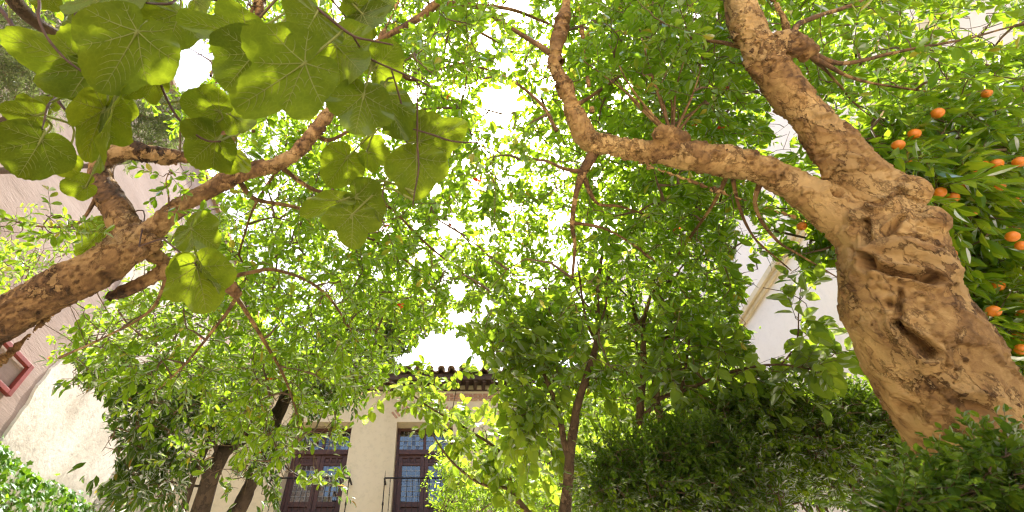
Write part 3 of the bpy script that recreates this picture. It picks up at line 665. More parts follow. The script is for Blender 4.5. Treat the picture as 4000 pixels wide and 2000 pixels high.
L2 = [limb_from_px(pxrows(q), 30) for q in (
    [(1497, 378, 2.34, 30), (1470, 425, 2.33, 26), (1452, 480, 2.36, 14), (1440, 560, 2.42, 11), (1446, 620, 2.5, 9), (1440, 700, 2.6, 7)],
    [(1462, 432, 2.33, 14), (1420, 425, 2.36, 9), (1370, 405, 2.44, 7), (1300, 400, 2.6, 5)],
    [(1466, 440, 2.33, 14), (1500, 510, 2.4, 8), (1560, 520, 2.5, 6), (1640, 545, 2.7, 5)],
    [(1440, 560, 2.42, 10), (1520, 575, 2.5, 6), (1600, 620, 2.6, 5), (1700, 700, 2.9, 4)],
    [(1410, 160, 2.55, 22), (1380, 130, 2.6, 16), (1330, 100, 2.7, 12), (1270, 60, 2.8, 9), (1200, 20, 3.0, 6)],
    [(1436, 275, 2.44, 14), (1490, 240, 2.6, 9), (1560, 190, 2.8, 6), (1620, 120, 3.0, 4)],
    [(1400, 330, 2.38, 10), (1350, 250, 2.5, 8), (1240, 180, 2.7, 6), (1100, 150, 2.9, 5)],
    [(1860, 100, 2.2, 24), (1838, 60, 2.3, 18), (1828, 0, 2.4, 14), (1820, -80, 2.6, 10)],
    [(2000, 110, 2.08, 18), (2010, 60, 2.2, 14), (2120, 20, 2.4, 9), (2250, -30, 2.6, 6)],
    [(2035, 135, 2.05, 18), (2120, 160, 2.2, 11), (2260, 130, 2.4, 8), (2420, 100, 2.6, 6), (2570, 60, 2.8, 4)],
    [(2035, 140, 2.05, 14), (2130, 190, 2.2, 8), (2200, 210, 2.3, 6), (2330, 230, 2.5, 5)],
    [(1925, 140, 2.14, 16), (1830, 110, 2.3, 10), (1720, 90, 2.5, 7), (1640, 40, 2.7, 5)],
    [(1920, 440, 2.02, 16), (1900, 520, 2.1, 10), (1950, 600, 2.2, 7), (2010, 640, 2.3, 5), (2110, 700, 2.4, 3)],
    [(1840, 430, 2.08, 12), (1860, 520, 2.2, 8), (1900, 600, 2.3, 5), (1990, 680, 2.4, 3)],
    [(2200, 300, 2.5, 1), (2150, 260, 2.4, 4), (2090, 190, 2.2, 6), (2035, 142, 2.06, 8)],
    [(1840, 420, 2.08, 12), (1790, 520, 2.4, 8), (1720, 620, 2.7, 6), (1640, 740, 3.0, 5), (1600, 860, 3.2, 4)])]
for k in range(9):   # the fan of straight shoots from the knot on the arching limb
    a = R(-75 + 110 * k / 8 + rng.normal(0, 9)); ln = rng.uniform(90, 330)
    bx, by = 1675 + k * 3, 335; ex, ey = bx + ln * math.sin(a) * .8, by - ln * (.5 + .5 * math.cos(a))
    L2.append(limb_from_px(pxrows([(bx, by, 2.16, 8), ((bx + ex) / 2 + rng.normal(0, 14), (by + ey) / 2, 2.35, 4.5), (ex, ey, 2.6, 2.5)]), 14))
for i, lb in enumerate(L2): link('limb', wood_mesh('limb', [lb], 8), M_BARK2, treeR)
# left tree: trunk from the left, a looping limb and a long rising limb
l_trunk = limb_from_px(pxrows([(-620, 1500, 1.75, 136), (-420, 1150, 1.72, 124), (-250, 960, 1.74, 116), (-110, 870, 1.76, 108), (0, 806, 1.8, 99), (110, 745, 1.86, 96), (215, 690, 1.92, 96), (300, 640, 1.98, 98), (345, 600, 2.02, 84)]), 80)
l_loop = limb_from_px(pxrows([(330, 640, 2.0, 88), (312, 570, 2.05, 74), (278, 510, 2.10, 65), (250, 450, 2.14, 55), (262, 402, 2.18, 48), (310, 382, 2.22, 44), (370, 386, 2.26, 41), (430, 393, 2.3, 37), (500, 392, 2.36, 32), (560, 360, 2.44, 28), (605, 290, 2.52, 27), (622, 225, 2.6, 25), (640, 120, 2.75, 19), (660, -20, 2.95, 14)]), 110)
l_long = limb_from_px(pxrows([(340, 620, 2.02, 59), (395, 570, 2.05, 49), (455, 520, 2.1, 43), (530, 475, 2.16, 38), (610, 438, 2.22, 35), (690, 416, 2.28, 33), (745, 388, 2.33, 32), (790, 335, 2.38, 30), (832, 278, 2.44, 28), (890, 190, 2.55, 19), (950, 105, 2.66, 13), (985, 40, 2.78, 10), (1020, -40, 2.9, 7)]), 110)
l_stub = limb_from_px(pxrows([(425, 672, 2.10, 34), (370, 702, 2.09, 31), (310, 735, 2.07, 26), (278, 748, 2.06, 12)]), 24)
l_knot = limb_from_px(pxrows([(380, 640, 2.08, 34), (440, 670, 2.14, 24), (520, 690, 2.2, 22), (565, 712, 2.22, 32), (605, 745, 2.24, 22)]), 30)
treeL = thing('pomegranate_tree', 'old slanting tree with mottled trunk, one limb bent in a loop and one rising', 'tree', tuple(l_trunk[0][0] * [1, 1, 0] + [-.1, -.15, 0]))
l_root = l_trunk[0][0]
basept = np.array(treeL['_loc']); l_low = (catmull([basept, basept + [.0, .03, .35], l_root, l_trunk[0][8]], 24), np.linspace(.15, l_trunk[1][8], 24))
r_basept = np.array(treeR['_loc']); r_root = r_trunk[0][0]
link('trunk', sweep_mesh('trunk', [l_trunk, l_low, l_loop, l_long, l_stub, l_knot], .0065, [(P(390 * s, 610 * s, 2.0), .03, .03, .025), (P(350 * s, 640 * s, 1.95), .03, .025, .04), (P(360 * s, 588 * s, 2.0), .035, .03, .03)],
     [dent(372, 606, 392, 632, [l_trunk, l_loop], .012, .02), dent(260, 690, 300, 720, [l_trunk], .02, .012)], .005, .8), M_BARK2, treeL)
L3 = [limb_from_px(pxrows(q), 30) for q in (
    [(800, 345, 2.4, 12), (840, 350, 2.5, 9), (930, 300, 2.7, 7), (1050, 270, 3.0, 5)],
    [(780, 370, 2.38, 16), (700, 430, 2.5, 8), (640, 520, 2.7, 6), (600, 640, 2.9, 5)],
    [(600, 450, 2.24, 16), (640, 500, 2.4, 11), (740, 520, 2.6, 9), (840, 560, 2.8, 6), (1000, 640, 3.1, 5), (1140, 760, 3.3, 4)],
    [(700, 415, 2.3, 14), (800, 480, 2.5, 9), (960, 510, 2.7, 7), (1080, 620, 3.0, 6), (1230, 740, 3.3, 4)],
    [(605, 735, 2.24, 12), (560, 800, 2.5, 8), (480, 900, 2.8, 6), (400, 980, 3.0, 4)],
    [(590, 740, 2.24, 12), (660, 850, 2.6, 9), (720, 960, 2.9, 6), (760, 1080, 3.2, 4)],
    [(560, 700, 2.22, 12), (700, 680, 2.5, 9), (820, 740, 2.8, 7), (900, 860, 3.1, 5)],
    [(430, 660, 2.12, 10), (380, 780, 2.4, 7), (260, 850, 2.6, 5), (150, 900, 2.7, 4)],
    [(420, 545, 2.06, 7), (425, 500, 2.05, 4), (418, 455, 2.05, 3), (430, 425, 2.05, 2)],
    [(250, 480, 2.12, 12), (200, 560, 2.0, 7), (110, 570, 1.95, 5), (10, 550, 1.9, 3), (-80, 520, 1.9, 2)],
    [(950, 105, 2.66, 12), (1060, 40, 2.8, 20), (1110, 12, 2.9, 22), (1200, 15, 3.0, 12), (1290, 25, 3.1, 9), (1380, 60, 3.3, 6)],
    [(960, 110, 2.66, 10), (1030, 200, 2.8, 9), (1120, 170, 3.0, 7), (1290, 130, 3.3, 5)],
    [(1110, 15, 2.9, 12), (1170, 60, 3.0, 8), (1260, 110, 3.2, 6)])]
for lb in L3: link('limb', wood_mesh('limb', [lb], 8), M_BARK2, treeL)

# how thickly the small-leaved crown covers each 100-pixel square (rows from above the frame down)
DENS = """
7777777777777788888887777777788888888777
6666555555555577777777777777788888888777
0011122222333337775420888888888888855544
0011122222333337776355888888888888886655
0001111223334447777455888888888888888766
0000111234444446665227888888888888888777
0000000234444445555516888888887333544444
0000000234556666644555888887777222333100
0000000113667777775566888877666333100000
0000000233788888885433888888853123000000
1100001178888888853437777777742112000000
2221013678888888865547777777741122000000
3200013778888888887547776666631122220000
3300144678888888888747666666642112220000
0003667888888885555226555555531111110000
0037888888888885320000544444431000000000
0013467788888843200000333333320000000000
0000123477888200000000222222200000000000
0000012345672100000000111110000000000000
0000001122331000000000000000000000000000
0000000111121000000000000000000000000000
0000000000000000000000000000000000000000
""".split()
LIMBPX = []
for lb in (r_trunk, r_up, r_left, r_left2, l_trunk, l_loop, l_long):
    x, y, z = proj(lb[0]); LIMBPX.append(np.column_stack([x, y, z, lb[1] * F / z])[::2])
LIMBPX = np.vstack(LIMBPX)
pts = []
for j, row in enumerate(DENS):
    for i, ch in enumerate(row):
        for _ in range(rng.poisson(int(ch) * (2.6 if 14 <= i < 18 else 2.3 if 17 < i < 29 else 1.1 if i >= 29 else 2.35))):
            px, py = (i + rng.random()) * 100, (j - 2 + rng.random()) * 100
            d = rng.uniform(2.15, 4.1) + max(0, py) / 2000 * .7
            if py < 0: d = rng.uniform(2.6, 4.2)
            if rng.random() < (.55 if px < 1900 else .45) and py < 1400 and px < 2500: d = rng.uniform(4.0, 6.0)
            dl = np.hypot(LIMBPX[:, 0] - px, LIMBPX[:, 1] - py) - LIMBPX[:, 3]
            if np.any((dl < 130) & (LIMBPX[:, 2] + .12 > d)): d = max(d, float(LIMBPX[dl < 130, 2].max()) + rng.uniform(.2, 1.4))
            pts.append((px, py, d))
for k in range(90):   # the crown goes on past the right edge and over the camera
    pts.append((rng.uniform(4000, 4700), rng.uniform(-300, 500), rng.uniform(2.3, 3.6)))
pts = np.array(pts); W = np.array([P(*q) for q in pts])
isL = pts[:, 0] + .25 * (pts[:, 1] - 700) < 1620 + rng.normal(0, 90, len(pts))
nodesR = np.vstack([q[0] for q in (r_left2, r_up[0:1] + r_up[1:], )] + [q[0] for q in L2] + [r_up[0][40:]])
nodesL = np.vstack([l_loop[0][60:], l_long[0][40:]] + [q[0] for q in L3])
pk = dict(splay=58, droop=.18, jit=.38, whorl=3, szv=.25)
tR = crown(treeR, W[~isL], nodesR, M_POM, T_POM, .060, .18, 15, 300, **pk)
tL = crown(treeL, W[isL], nodesL, M_POM, T_POM, .058, .18, 15, 300, **pk)
# sprigs hanging in front of the bare wall and trunks
extra = sample_blobs([(150, 880, 170, 45, 1.85, 1.95, 14), (660, 720, 45, 60, 2.0, 2.1, 4), (60, 1060, 70, 60, 2.3, 2.5, 8), (700, 830, 60, 25, 1.95, 2.0, 3)])
eo, eA, esh = make_sprigs(extra, rng.normal(0, 1, extra.shape) * [1, .4, .25], .13, 12, .042, 60, .1, .4, 1, 3)
twig_obj(treeL, esh, np.broadcast_to(np.linspace(.0015, .0008, 4), esh.shape[:2])); el, _ = attach(np.vstack([nodesL, l_loop[0]]), extra); twig_obj(treeL, el, np.broadcast_to(np.linspace(.003, .0015, 5), (len(el), 5)))
o = link('foliage', leaf_mesh('foliage', T_POM, eo, eA), M_POM, treeL); o['kind'] = 'stuff'
def flower_mesh():
    m = MB(); a = np.linspace(0, 2 * math.pi, 7)[:-1]
    prof = [(.0, .004), (.25, .010), (.6, .012), (1.0, .017)]
    V, f = tubes(np.array([[0, t * .035, 0] for t, _ in prof])[None], np.array([q for _, q in prof])[None], 6); m.add(V, f)
    for q in a:
        c, s_ = math.cos(q), math.sin(q)
        m.add([[c * .012, .033, s_ * .012], [c * .03 - s_ * .012, .05, s_ * .03 + c * .012], [c * .038, .062, s_ * .038], [c * .03 + s_ * .012, .048, s_ * .03 - c * .012]], [[0, 1, 2, 3]])
    me = m.mesh('flower'); me.materials.append(M_FLOWER); return me
FLW = flower_mesh()
def flowers(root, tg, n):
    x, y, z = proj(tg); ok = np.where((x > 100) & (x < 3900) & (y > 40) & (y < 1900))[0]
    for i in rng.choice(ok, n, replace=False):
        e = rng.normal(0, 1, 3)
        link('flower', FLW, None, root, Matrix.Translation(Vector(tg[i] + [0, 0, -.03])) @ Vector(e).to_track_quat('Y', 'Z').to_matrix().to_4x4() @ Matrix.Scale(rng.uniform(.45, .75), 4))
flowers(treeR, tR, 40); flowers(treeL, tL, 18)

# ================================================================== fig tree: big lobed leaves close overhead
def fig_outline(deep, seed):
    a = np.radians([0, 12, 26, 38, 52, 66, 84, 104, 126, 148, 166, 177])
    r0 = np.array([1.0, .97, .90 - .16 * deep, .80 - .26 * deep, .86 - .10 * deep, .87, .73 - .10 * deep, .60, .48, .37, .25, .12])
    g = np.random.default_rng(seed)
    def f(th):
        th = np.asarray(th); base = np.interp(np.abs(th), a, r0)
        return base * (1 + .03 * np.sin(th * 3 + seed) + .012 * np.sin(th * 46 + seed))
    return f
def fig_leaf(seed, deep, curl, cup):
    f = fig_outline(deep, seed); th = np.linspace(-R(177), R(177), 97); rings = np.array([0, .12, .3, .5, .7, .86, .95, 1.0])
    g = np.random.default_rng(seed); ph = g.uniform(0, 6.28, 4)
    def zs(x, y):
        r = np.hypot(x, y); t = np.arctan2(x, y)
        return -curl * y * np.abs(y) + cup * np.abs(x) - .16 * x * x + .08 * r * np.sin(2.5 * t + ph[0]) + .06 * r * r * np.sin(6 * t + ph[1]) + .010 * np.sin(24 * y + ph[2]) * np.minimum(1, np.abs(x) * 6) + .03 * r ** 2 * np.sin(9 * t + ph[3])
    rr = rings[:, None] * f(th)[None]; x, y = rr * np.sin(th), rr * np.cos(th)
    V = np.stack([x, y, zs(x, y)], -1).reshape(-1, 3); n = len(th); i, j = np.meshgrid(np.arange(len(rings) - 1), np.arange(n - 1), indexing='ij')
    q = np.stack([i * n + j, i * n + j + 1, (i + 1) * n + j + 1, (i + 1) * n + j], -1).reshape(-1, 4)
    blade = np_mesh('leaf', V, [q], True); blade.materials.append(M_FIG)
    lines, rad = [], []
    def vein(p0, p1, bow, r0, r1):
        t = np.linspace(0, 1, 9); d = p1 - p0; nrm = np.array([-d[1], d[0]])
        pp = p0 + d * t[:, None] + nrm * (bow * np.sin(t * math.pi))[:, None]
        lines.append(np.column_stack([pp, zs(pp[:, 0], pp[:, 1]) - .004])); rad.append(np.linspace(r0, r1, 9))
    mains = [0, 40, -40, 80, -80, 125, -125]
    for ma in mains:
        m = R(ma); e = f(m) * .96; tip = np.array([math.sin(m), math.cos(m)]) * e
        vein(np.zeros(2), tip, .02 * np.sign(ma), .013 if ma == 0 else .0095, .003)
        nb = {0: 6, 40: 4, 80: 3}.get(abs(ma), 2)
        for k in range(nb):
            t = .22 + .66 * (k + .5) / nb
            for sd_ in (-1, 1):
                a = m + sd_ * R(50 - 12 * t); b = tip * t
                L = .42 * e * (1 - t * .62) * (1.0 if ma == 0 else .7)
                q = b + np.array([math.sin(a), math.cos(a)]) * L
                for _ in range(6):
                    if np.hypot(*q) > .95 * f(math.atan2(q[0], q[1])): q = b + (q - b) * .85
                vein(b, q, -.09 * sd_, .0055, .002)
    V, fc = tubes(np.array(lines), np.array(rad), 5); vm = np_mesh('vein', V, [fc], True); vm.materials.append(M_VEIN)
    return blade, vm
FIGS = [fig_leaf(3, .0, .10, .05), fig_leaf(5, .35, .16, .08), fig_leaf(8, -.2, .06, .10), fig_leaf(12, .6, .12, .02), fig_leaf(15, .15, .22, .12)]
Z = .7764
FIG_TW = [  # twigs in quarter-view pixels (x, y, depth, width)
    [(150, -160, 1.2, 18), (195, 0, 1.15, 17), (192, 70, 1.13, 16), (208, 135, 1.12, 15), (255, 215, 1.11, 14), (335, 302, 1.11, 13), (425, 368, 1.12, 12), (480, 420, 1.14, 10), (510, 490, 1.14, 8)],
    [(-120, -80, 1.5, 26), (20, 70, 1.45, 24), (90, 175, 1.42, 23), (200, 350, 1.38, 22), (280, 490, 1.34, 19), (355, 585, 1.33, 12)],
    [(285, 490, 1.32, 14), (245, 530, 1.24, 14), (228, 590, 1.2, 12), (212, 650, 1.15, 8)],
    [(400, -120, 1.4, 15), (395, 0, 1.38, 14), (380, 90, 1.36, 13), (398, 145, 1.35, 9)],
    [(330, -40, 1.5, 12), (420, 20, 1.48, 11), (500, 45, 1.4, 9), (560, 30, 1.35, 8)],
    [(680, -150, 1.3, 13), (690, 0, 1.26, 12), (700, 120, 1.2, 10), (705, 150, 1.15, 8)],
    [(920, -60, 1.3, 16), (870, 12, 1.24, 15), (800, 20, 1.2, 14), (735, 15, 1.15, 10)],
    [(800, 405, 1.35, 14), (850, 520, 1.33, 14), (900, 600, 1.32, 13), (965, 662, 1.31, 12), (1040, 708, 1.3, 12), (1110, 712, 1.3, 10)],
    [(700, 150, 1.2, 10), (770, 300, 1.3, 10), (800, 405, 1.35, 10)],
    [(1438, -160, 1.15, 18), (1518, -40, 1.14, 17), (1578, 25, 1.13, 16), (1656, 90, 1.12, 16), (1776, 180, 1.12, 15), (1876, 205, 1.12, 12), (1978, 226, 1.14, 9)],
    [(1776, 182, 1.14, 12), (1848, 285, 1.2, 12), (1968, 345, 1.22, 11), (2098, 400, 1.22, 10), (2173, 440, 1.22, 8)],
    [(1968, 345, 1.22, 9), (2023, 540, 1.25, 9), (2043, 700, 1.28, 9), (2076, 810, 1.3, 8)],
    [(2098, 400, 1.24, 9), (2100, 710, 1.26, 10), (2106, 850, 1.24, 10), (2083, 985, 1.22, 8), (2078, 1040, 1.2, 6)],
    [(2043, 640, 1.3, 8), (2166, 675, 1.3, 10), (2278, 710, 1.28, 10), (2408, 718, 1.26, 8)],
    [(820, 1200, 1.75, 9), (930, 1290, 1.5, 9), (990, 1335, 1.32, 8)],
    [(700, 1240, 1.9, 10), (770, 1215, 1.85, 10), (840, 1195, 1.75, 9)]]
FIG_LV = [  # junction, tip, depth at junction, depth at tip, width ratio, roll
    (692, 158, 505, 470, 1.02, .98, .76, 6), (462, 345, 55, 222, 1.15, 1.13, .62, 42), (480, 392, 222, 440, 1.18, 1.14, .66, 20), (525, 548, 415, 815, 1.05, 1.03, .66, -14),
    (572, 525, 480, 868, 1.02, 1.00, .55, 82), (540, 525, 590, 692, 1.22, 1.2, .8, 0), (185, 582, -20, 545, 1.16, 1.1, .8, 12), (210, 702, 92, 888, 1.08, 1.05, 1.0, -6),
    (205, 695, -15, 690, 1.13, 1.05, .6, 38), (335, 790, 163, 872, 1.2, 1.15, .75, 15), (440, 930, 303, 956, 1.32, 1.3, .8, 10), (410, 150, 288, 95, 1.37, 1.3, .8, 10),
    (902, 66, 848, 225, 1.2, 1.15, 1.0, 0), (1252, 176, 880, 92, 1.15, 1.1, .5, 35), (1288, 262, 1118, 458, 1.1, 1.08, .95, 8), (1106, 562, 903, 508, 1.3, 1.25, .85, 10),
    (1088, 700, 932, 832, 1.27, 1.22, .95, -8), (1182, 765, 1108, 850, 1.36, 1.3, .95, 0), (792, 395, 606, 482, 1.26, 1.2, .62, -25), (250, -20, 165, 38, 1.22, 1.2, .9, 10),
    (560, -40, 622, 98, 1.12, 1.05, 1.0, 5), (250, 545, 178, 468, 1.35, 1.3, .8, 0), (1593, 68, 1520, 192, 1.05, 1.02, 1.25, 0), (1534, 318, 1173, 556, 1.0, .98, .74, 5),
    (1688, 225, 1856, 402, 1.12, 1.1, .9, -5), (1885, 350, 2000, 212, 1.22, 1.2, .95, 10), (1829, 478, 1778, 724, 1.1, 1.06, .76, 4), (1928, 468, 2036, 706, 1.18, 1.14, .55, -25),
    (2091, 655, 2140, 556, 1.3, 1.3, 1.0, 0), (2108, 715, 2352, 655, 1.26, 1.25, .75, -15), (2096, 790, 2088, 1012, 1.2, 1.17, .86, 4), (1846, 760, 1982, 800, 1.4, 1.38, .8, 15),
    (1750, 790, 1646, 932, 1.4, 1.38, .85, 0), (1775, 1077, 1768, 1260, 1.16, 1.12, .96, 0), (1791, 988, 1952, 1092, 1.2, 1.18, .8, 12), (1720, 1008, 1510, 1090, 1.2, 1.15, .45, 45),
    (1823, 70, 1890, 192, 1.3, 1.25, .9, 0), (1768, 120, 1873, 205, 1.36, 1.3, .7, 10), (1728, 378, 1686, 534, 1.3, 1.25, .7, -15), (1798, 30, 1723, -70, 1.3, 1.25, .9, 0),
    (960, 1150, 1100, 1252, 1.6, 1.55, .7, 0), (990, 1340, 1062, 1602, 1.3, 1.26, .76, 8), (962, 1330, 842, 1402, 1.35, 1.3, .8, 0),
    (1000, 1312, 1106, 1470, 1.28, 1.24, .5, 80), (520, 1150, 398, 1290, 2.3, 2.25, .65, 0), (640, 28, 556, 124, 1.42, 1.4, .9, 0), (985, 8, 1085, 66, 1.38, 1.35, .8, 0),
    (1318, 190, 1403, 268, 1.42, 1.4, .9, 0), (1468, 232, 1620, 262, 1.36, 1.35, .8, 10), (1540, 150, 1680, 252, 1.32, 1.3, .8, 0), (1888, -5, 1980, 44, 1.35, 1.3, .9, 0), (1180, 590, 1292, 668, 1.4, 1.38, .8, 0),
    (690, 60, 640, -60, 1.35, 1.3, 1.0, 0), (60, -60, 130, -10, 1.3, 1.3, .9, 0), (830, 70, 765, 150, 1.35, 1.3, .8, 0)]
fig = thing('fig_tree', 'fig tree with broad lobed leaves hanging on dark twigs over the path', 'tree', (-1.75, -.95, 0))
fstem = (catmull([(-1.75, -.95, 0), (-1.62, -.75, .9), (-1.25, -.4, 1.8), (-.85, -.1, 2.25), (-.3, .05, 2.5), (.2, .1, 2.6)], 40), np.linspace(.09, .018, 40))
link('trunk', wood_mesh('trunk', [fstem, (catmull([fstem[0][20], (-1.15, .25, 2.2), (-1.1, .45, 2.35)], 16), np.linspace(.03, .012, 16))], 12), M_BARKG, fig)
fnodes = [fstem[0]]
for tw in FIG_TW:
    lb = limb_from_px([(a * Z, b * Z, d - .07, wd * Z * .9) for a, b, d, wd in tw], len(tw) * 7); knob = 1 + .18 * np.maximum(0, np.sin(np.arange(len(lb[1])) * 1.3)) ** 6
    link('twig', wood_mesh('twig', [(lb[0], lb[1] * knob)], 8), M_FTWIG, fig); fnodes.append(lb[0])
    if tw[0][1] < -30:
        j = fstem[0][np.argmin(np.linalg.norm(fstem[0] - lb[0][0], axis=1))]
        link('twig', wood_mesh('twig', [(catmull([j, (j + lb[0][0]) / 2 + [0, 0, .05], lb[0][0]], 12), np.linspace(.012, lb[1][0], 12))], 8), M_FTWIG, fig)
fnodes = np.vstack(fnodes)
for i, (jx, jy, tx, ty, d0, d1, wr, roll) in enumerate(FIG_LV):
    a, b = P(jx * Z, jy * Z, d0), P(tx * Z, ty * Z, d1); Y = b - a; L = np.linalg.norm(Y); yv = Y / L
    view = norm((a + b) / 2 - CAM); nz = norm(view - yv * (view @ yv)); rr = R(roll + rng.normal(0, 6)); xv = np.cross(yv, nz)
    nz, xv = nz * math.cos(rr) + xv * math.sin(rr), xv * math.cos(rr) - nz * math.sin(rr)
    M = Matrix.Identity(4)
    for r in range(3): M[r][0] = xv[r] * L * wr; M[r][1] = yv[r] * L; M[r][2] = nz[r] * L; M[r][3] = a[r]
    bl, vm = FIGS[i % 5] if abs(roll) < 60 else FIGS[2]
    lf = link('leaf', bl, None, fig, M); vo = bpy.data.objects.new('vein', vm); col.objects.link(vo); vo.parent = lf
    j = fnodes[np.argmin(np.linalg.norm(fnodes - (a - yv * .03), axis=1))]; dj = np.linalg.norm(j - a)
    if dj > .004:
        pl = catmull([j, (j + a) / 2 - yv * min(.03, dj * .25) + [0, 0, .25 * dj], a, a + yv * .015], 14)
        link('petiole', wood_mesh('petiole', [(pl, np.linspace(.0034, .0024, 14))], 6), M_VEIN if dj < .28 else M_FTWIG, fig)

# ================================================================== other trees
def tube_limbs(root, rows_list, mat, name='limb', n=26, sides=10, first='trunk'):
    out = []
    for i, rows in enumerate(rows_list):
        lb = limb_from_px(rows, n); out.append(lb)
        link(first if i == 0 else name, wood_mesh(first, [lb], sides + (6 if i == 0 else 0)), mat, root)
    return out
def ground_stem(top, r, lean=(0, 0)):
    t = np.asarray(top); b = np.array([t[0] + lean[0], t[1] + lean[1], 0.]); return (catmull([b, b * .6 + t * .4 + [.02, 0, 0], t], 20), np.linspace(r * 1.25, r, 20))

orange = thing('orange_tree', 'orange tree with glossy leaves and ripe fruit beside the gnarled trunk', 'tree', (3.35, 2.3, 0))
ost = [(catmull([(3.35, 2.3, 0), (3.3, 2.32, 1.0), (3.28, 2.2, 2.0), (3.15, 2.1, 2.8), (3.0, 1.9, 3.6)], 40), np.linspace(.08, .03, 40)),
       (catmull([(3.29, 2.3, 1.5), (3.1, 2.2, 2.3), (2.95, 2.1, 2.9), (2.75, 2.0, 3.4)], 24), np.linspace(.045, .015, 24)),
       (catmull([(3.28, 2.3, 1.6), (3.4, 1.8, 2.3), (3.3, 1.5, 3.0)], 24), np.linspace(.04, .015, 24))]
for i, lb in enumerate(ost): link('trunk' if i == 0 else 'limb', wood_mesh('trunk', [lb], 12), M_BARKG, orange)
ot = sample_blobs([(3660, 620, 330, 230, 2.3, 3.2, 330), (3420, 680, 180, 150, 2.3, 3.0, 110), (3850, 780, 220, 230, 2.2, 3.0, 200), (3800, 1080, 260, 330, 2.3, 3.2, 420), (3900, 1330, 180, 230, 2.2, 3.1, 220),
                   (3240, 960, 120, 120, 2.5, 3.2, 60), (3130, 1010, 90, 110, 2.6, 3.1, 45), (4250, 900, 250, 500, 2.4, 3.4, 200), (3640, 700, 160, 100, 2.1, 2.4, 40), (3330, 830, 90, 130, 2.3, 2.9, 45)])
crown(orange, ot, np.vstack([q[0][6:] for q in ost]), M_ORL, T_LANCE, .088, .16, 9, 300, splay=52, droop=.35, jit=.3, szv=.2)
def fruit_mesh():
    b = bmesh.new(); bmesh.ops.create_uvsphere(b, u_segments=20, v_segments=14, radius=1)
    for v in b.verts:
        z = v.co.z; v.co.z = z * .93 - .05 * math.exp(-((1 - z) / .08)) - .03 * (z < -.97); n = v.co.normalized(); v.co *= 1 + .012 * math.sin(9 * n.x + 5 * n.y)
    me = bpy.data.meshes.new('orange_fruit'); b.to_mesh(me); b.free(); me.materials.append(M_ORANGE); me.polygons.foreach_set('use_smooth', np.ones(len(me.polygons), bool)); return me
FR = fruit_mesh()
for x, y in ((852, 570), (735, 675), (722, 702), (722, 830), (1085, 835), (1150, 825), (1048, 885), (1205, 895), (1158, 940), (962, 940), (865, 968), (1025, 965), (1238, 1015), (1025, 1068), (928, 995), (1265, 815), (880, 1195),
             (1235, 1160), (1275, 1235), (170, 1138), (915, 1280), (965, 1496), (1158, 1438), (1255, 1696), (1275, 1758), (1280, 1583), (1060, 1690), (1135, 1566), (655, 730), (1110, 905), (1230, 1190), (1100, 470)):
    d = rng.uniform(2.08, 2.34) if x > 300 else 2.55; c = P(3000 + x * Z, y * Z, d); r = rng.uniform(.021, .028)
    fo = link('orange_fruit', FR, None, orange, Matrix.Translation(Vector(c)) @ Matrix.Rotation(rng.normal(0, .3), 4, 'X') @ Matrix.Scale(r, 4))

PL = dict(splay=62, droop=.25, jit=.35, szv=.22)
plA = [[(2190, 2350, 3.0, 48), (2210, 2000, 2.95, 42), (2225, 1776, 2.95, 38), (2256, 1582, 2.95, 30), (2287, 1481, 2.95, 28), (2318, 1388, 2.95, 24), (2334, 1295, 2.95, 20), (2334, 1155, 3.0, 16), (2349, 1000, 3.1, 11), (2360, 900, 3.2, 7)],
       [(2222, 1790, 2.95, 26), (2205, 1730, 2.98, 24), (2186, 1621, 3.0, 22), (2165, 1560, 3.05, 18), (2120, 1450, 3.2, 12), (2080, 1330, 3.3, 8)],
       [(2325, 1330, 2.95, 12), (2290, 1250, 3.0, 10), (2270, 1130, 3.1, 8), (2255, 1020, 3.2, 6)], [(2330, 1290, 2.95, 10), (2365, 1200, 3.0, 8), (2372, 1080, 3.1, 6)]]
plumA = thing('plum_tree', 'slender straight tree with reddish brown trunk and broad oval leaves', 'tree', tuple(P(*plA[0][0][:3]) * [1, 1, 0]))
la = tube_limbs(plumA, plA, M_BARKG); st = ground_stem(la[0][0][0], la[0][1][0]); link('trunk', wood_mesh('trunk', [st]), M_BARKG, plumA)
crown(plumA, sample_blobs([(2120, 1330, 240, 150, 2.9, 3.8, 42), (2010, 1300, 130, 130, 2.9, 3.4, 32), (2230, 1480, 240, 120, 3.1, 3.9, 32), (2070, 1500, 130, 160, 2.9, 3.6, 46), (2330, 1250, 170, 150, 3.1, 3.9, 34), (2150, 1700, 120, 120, 3.1, 3.6, 35), (2060, 1650, 60, 90, 2.9, 3.2, 24)]),
      np.vstack([q[0][8:] for q in la]), M_PLUM, T_OVAL, .088, .20, 8, 300, **PL)
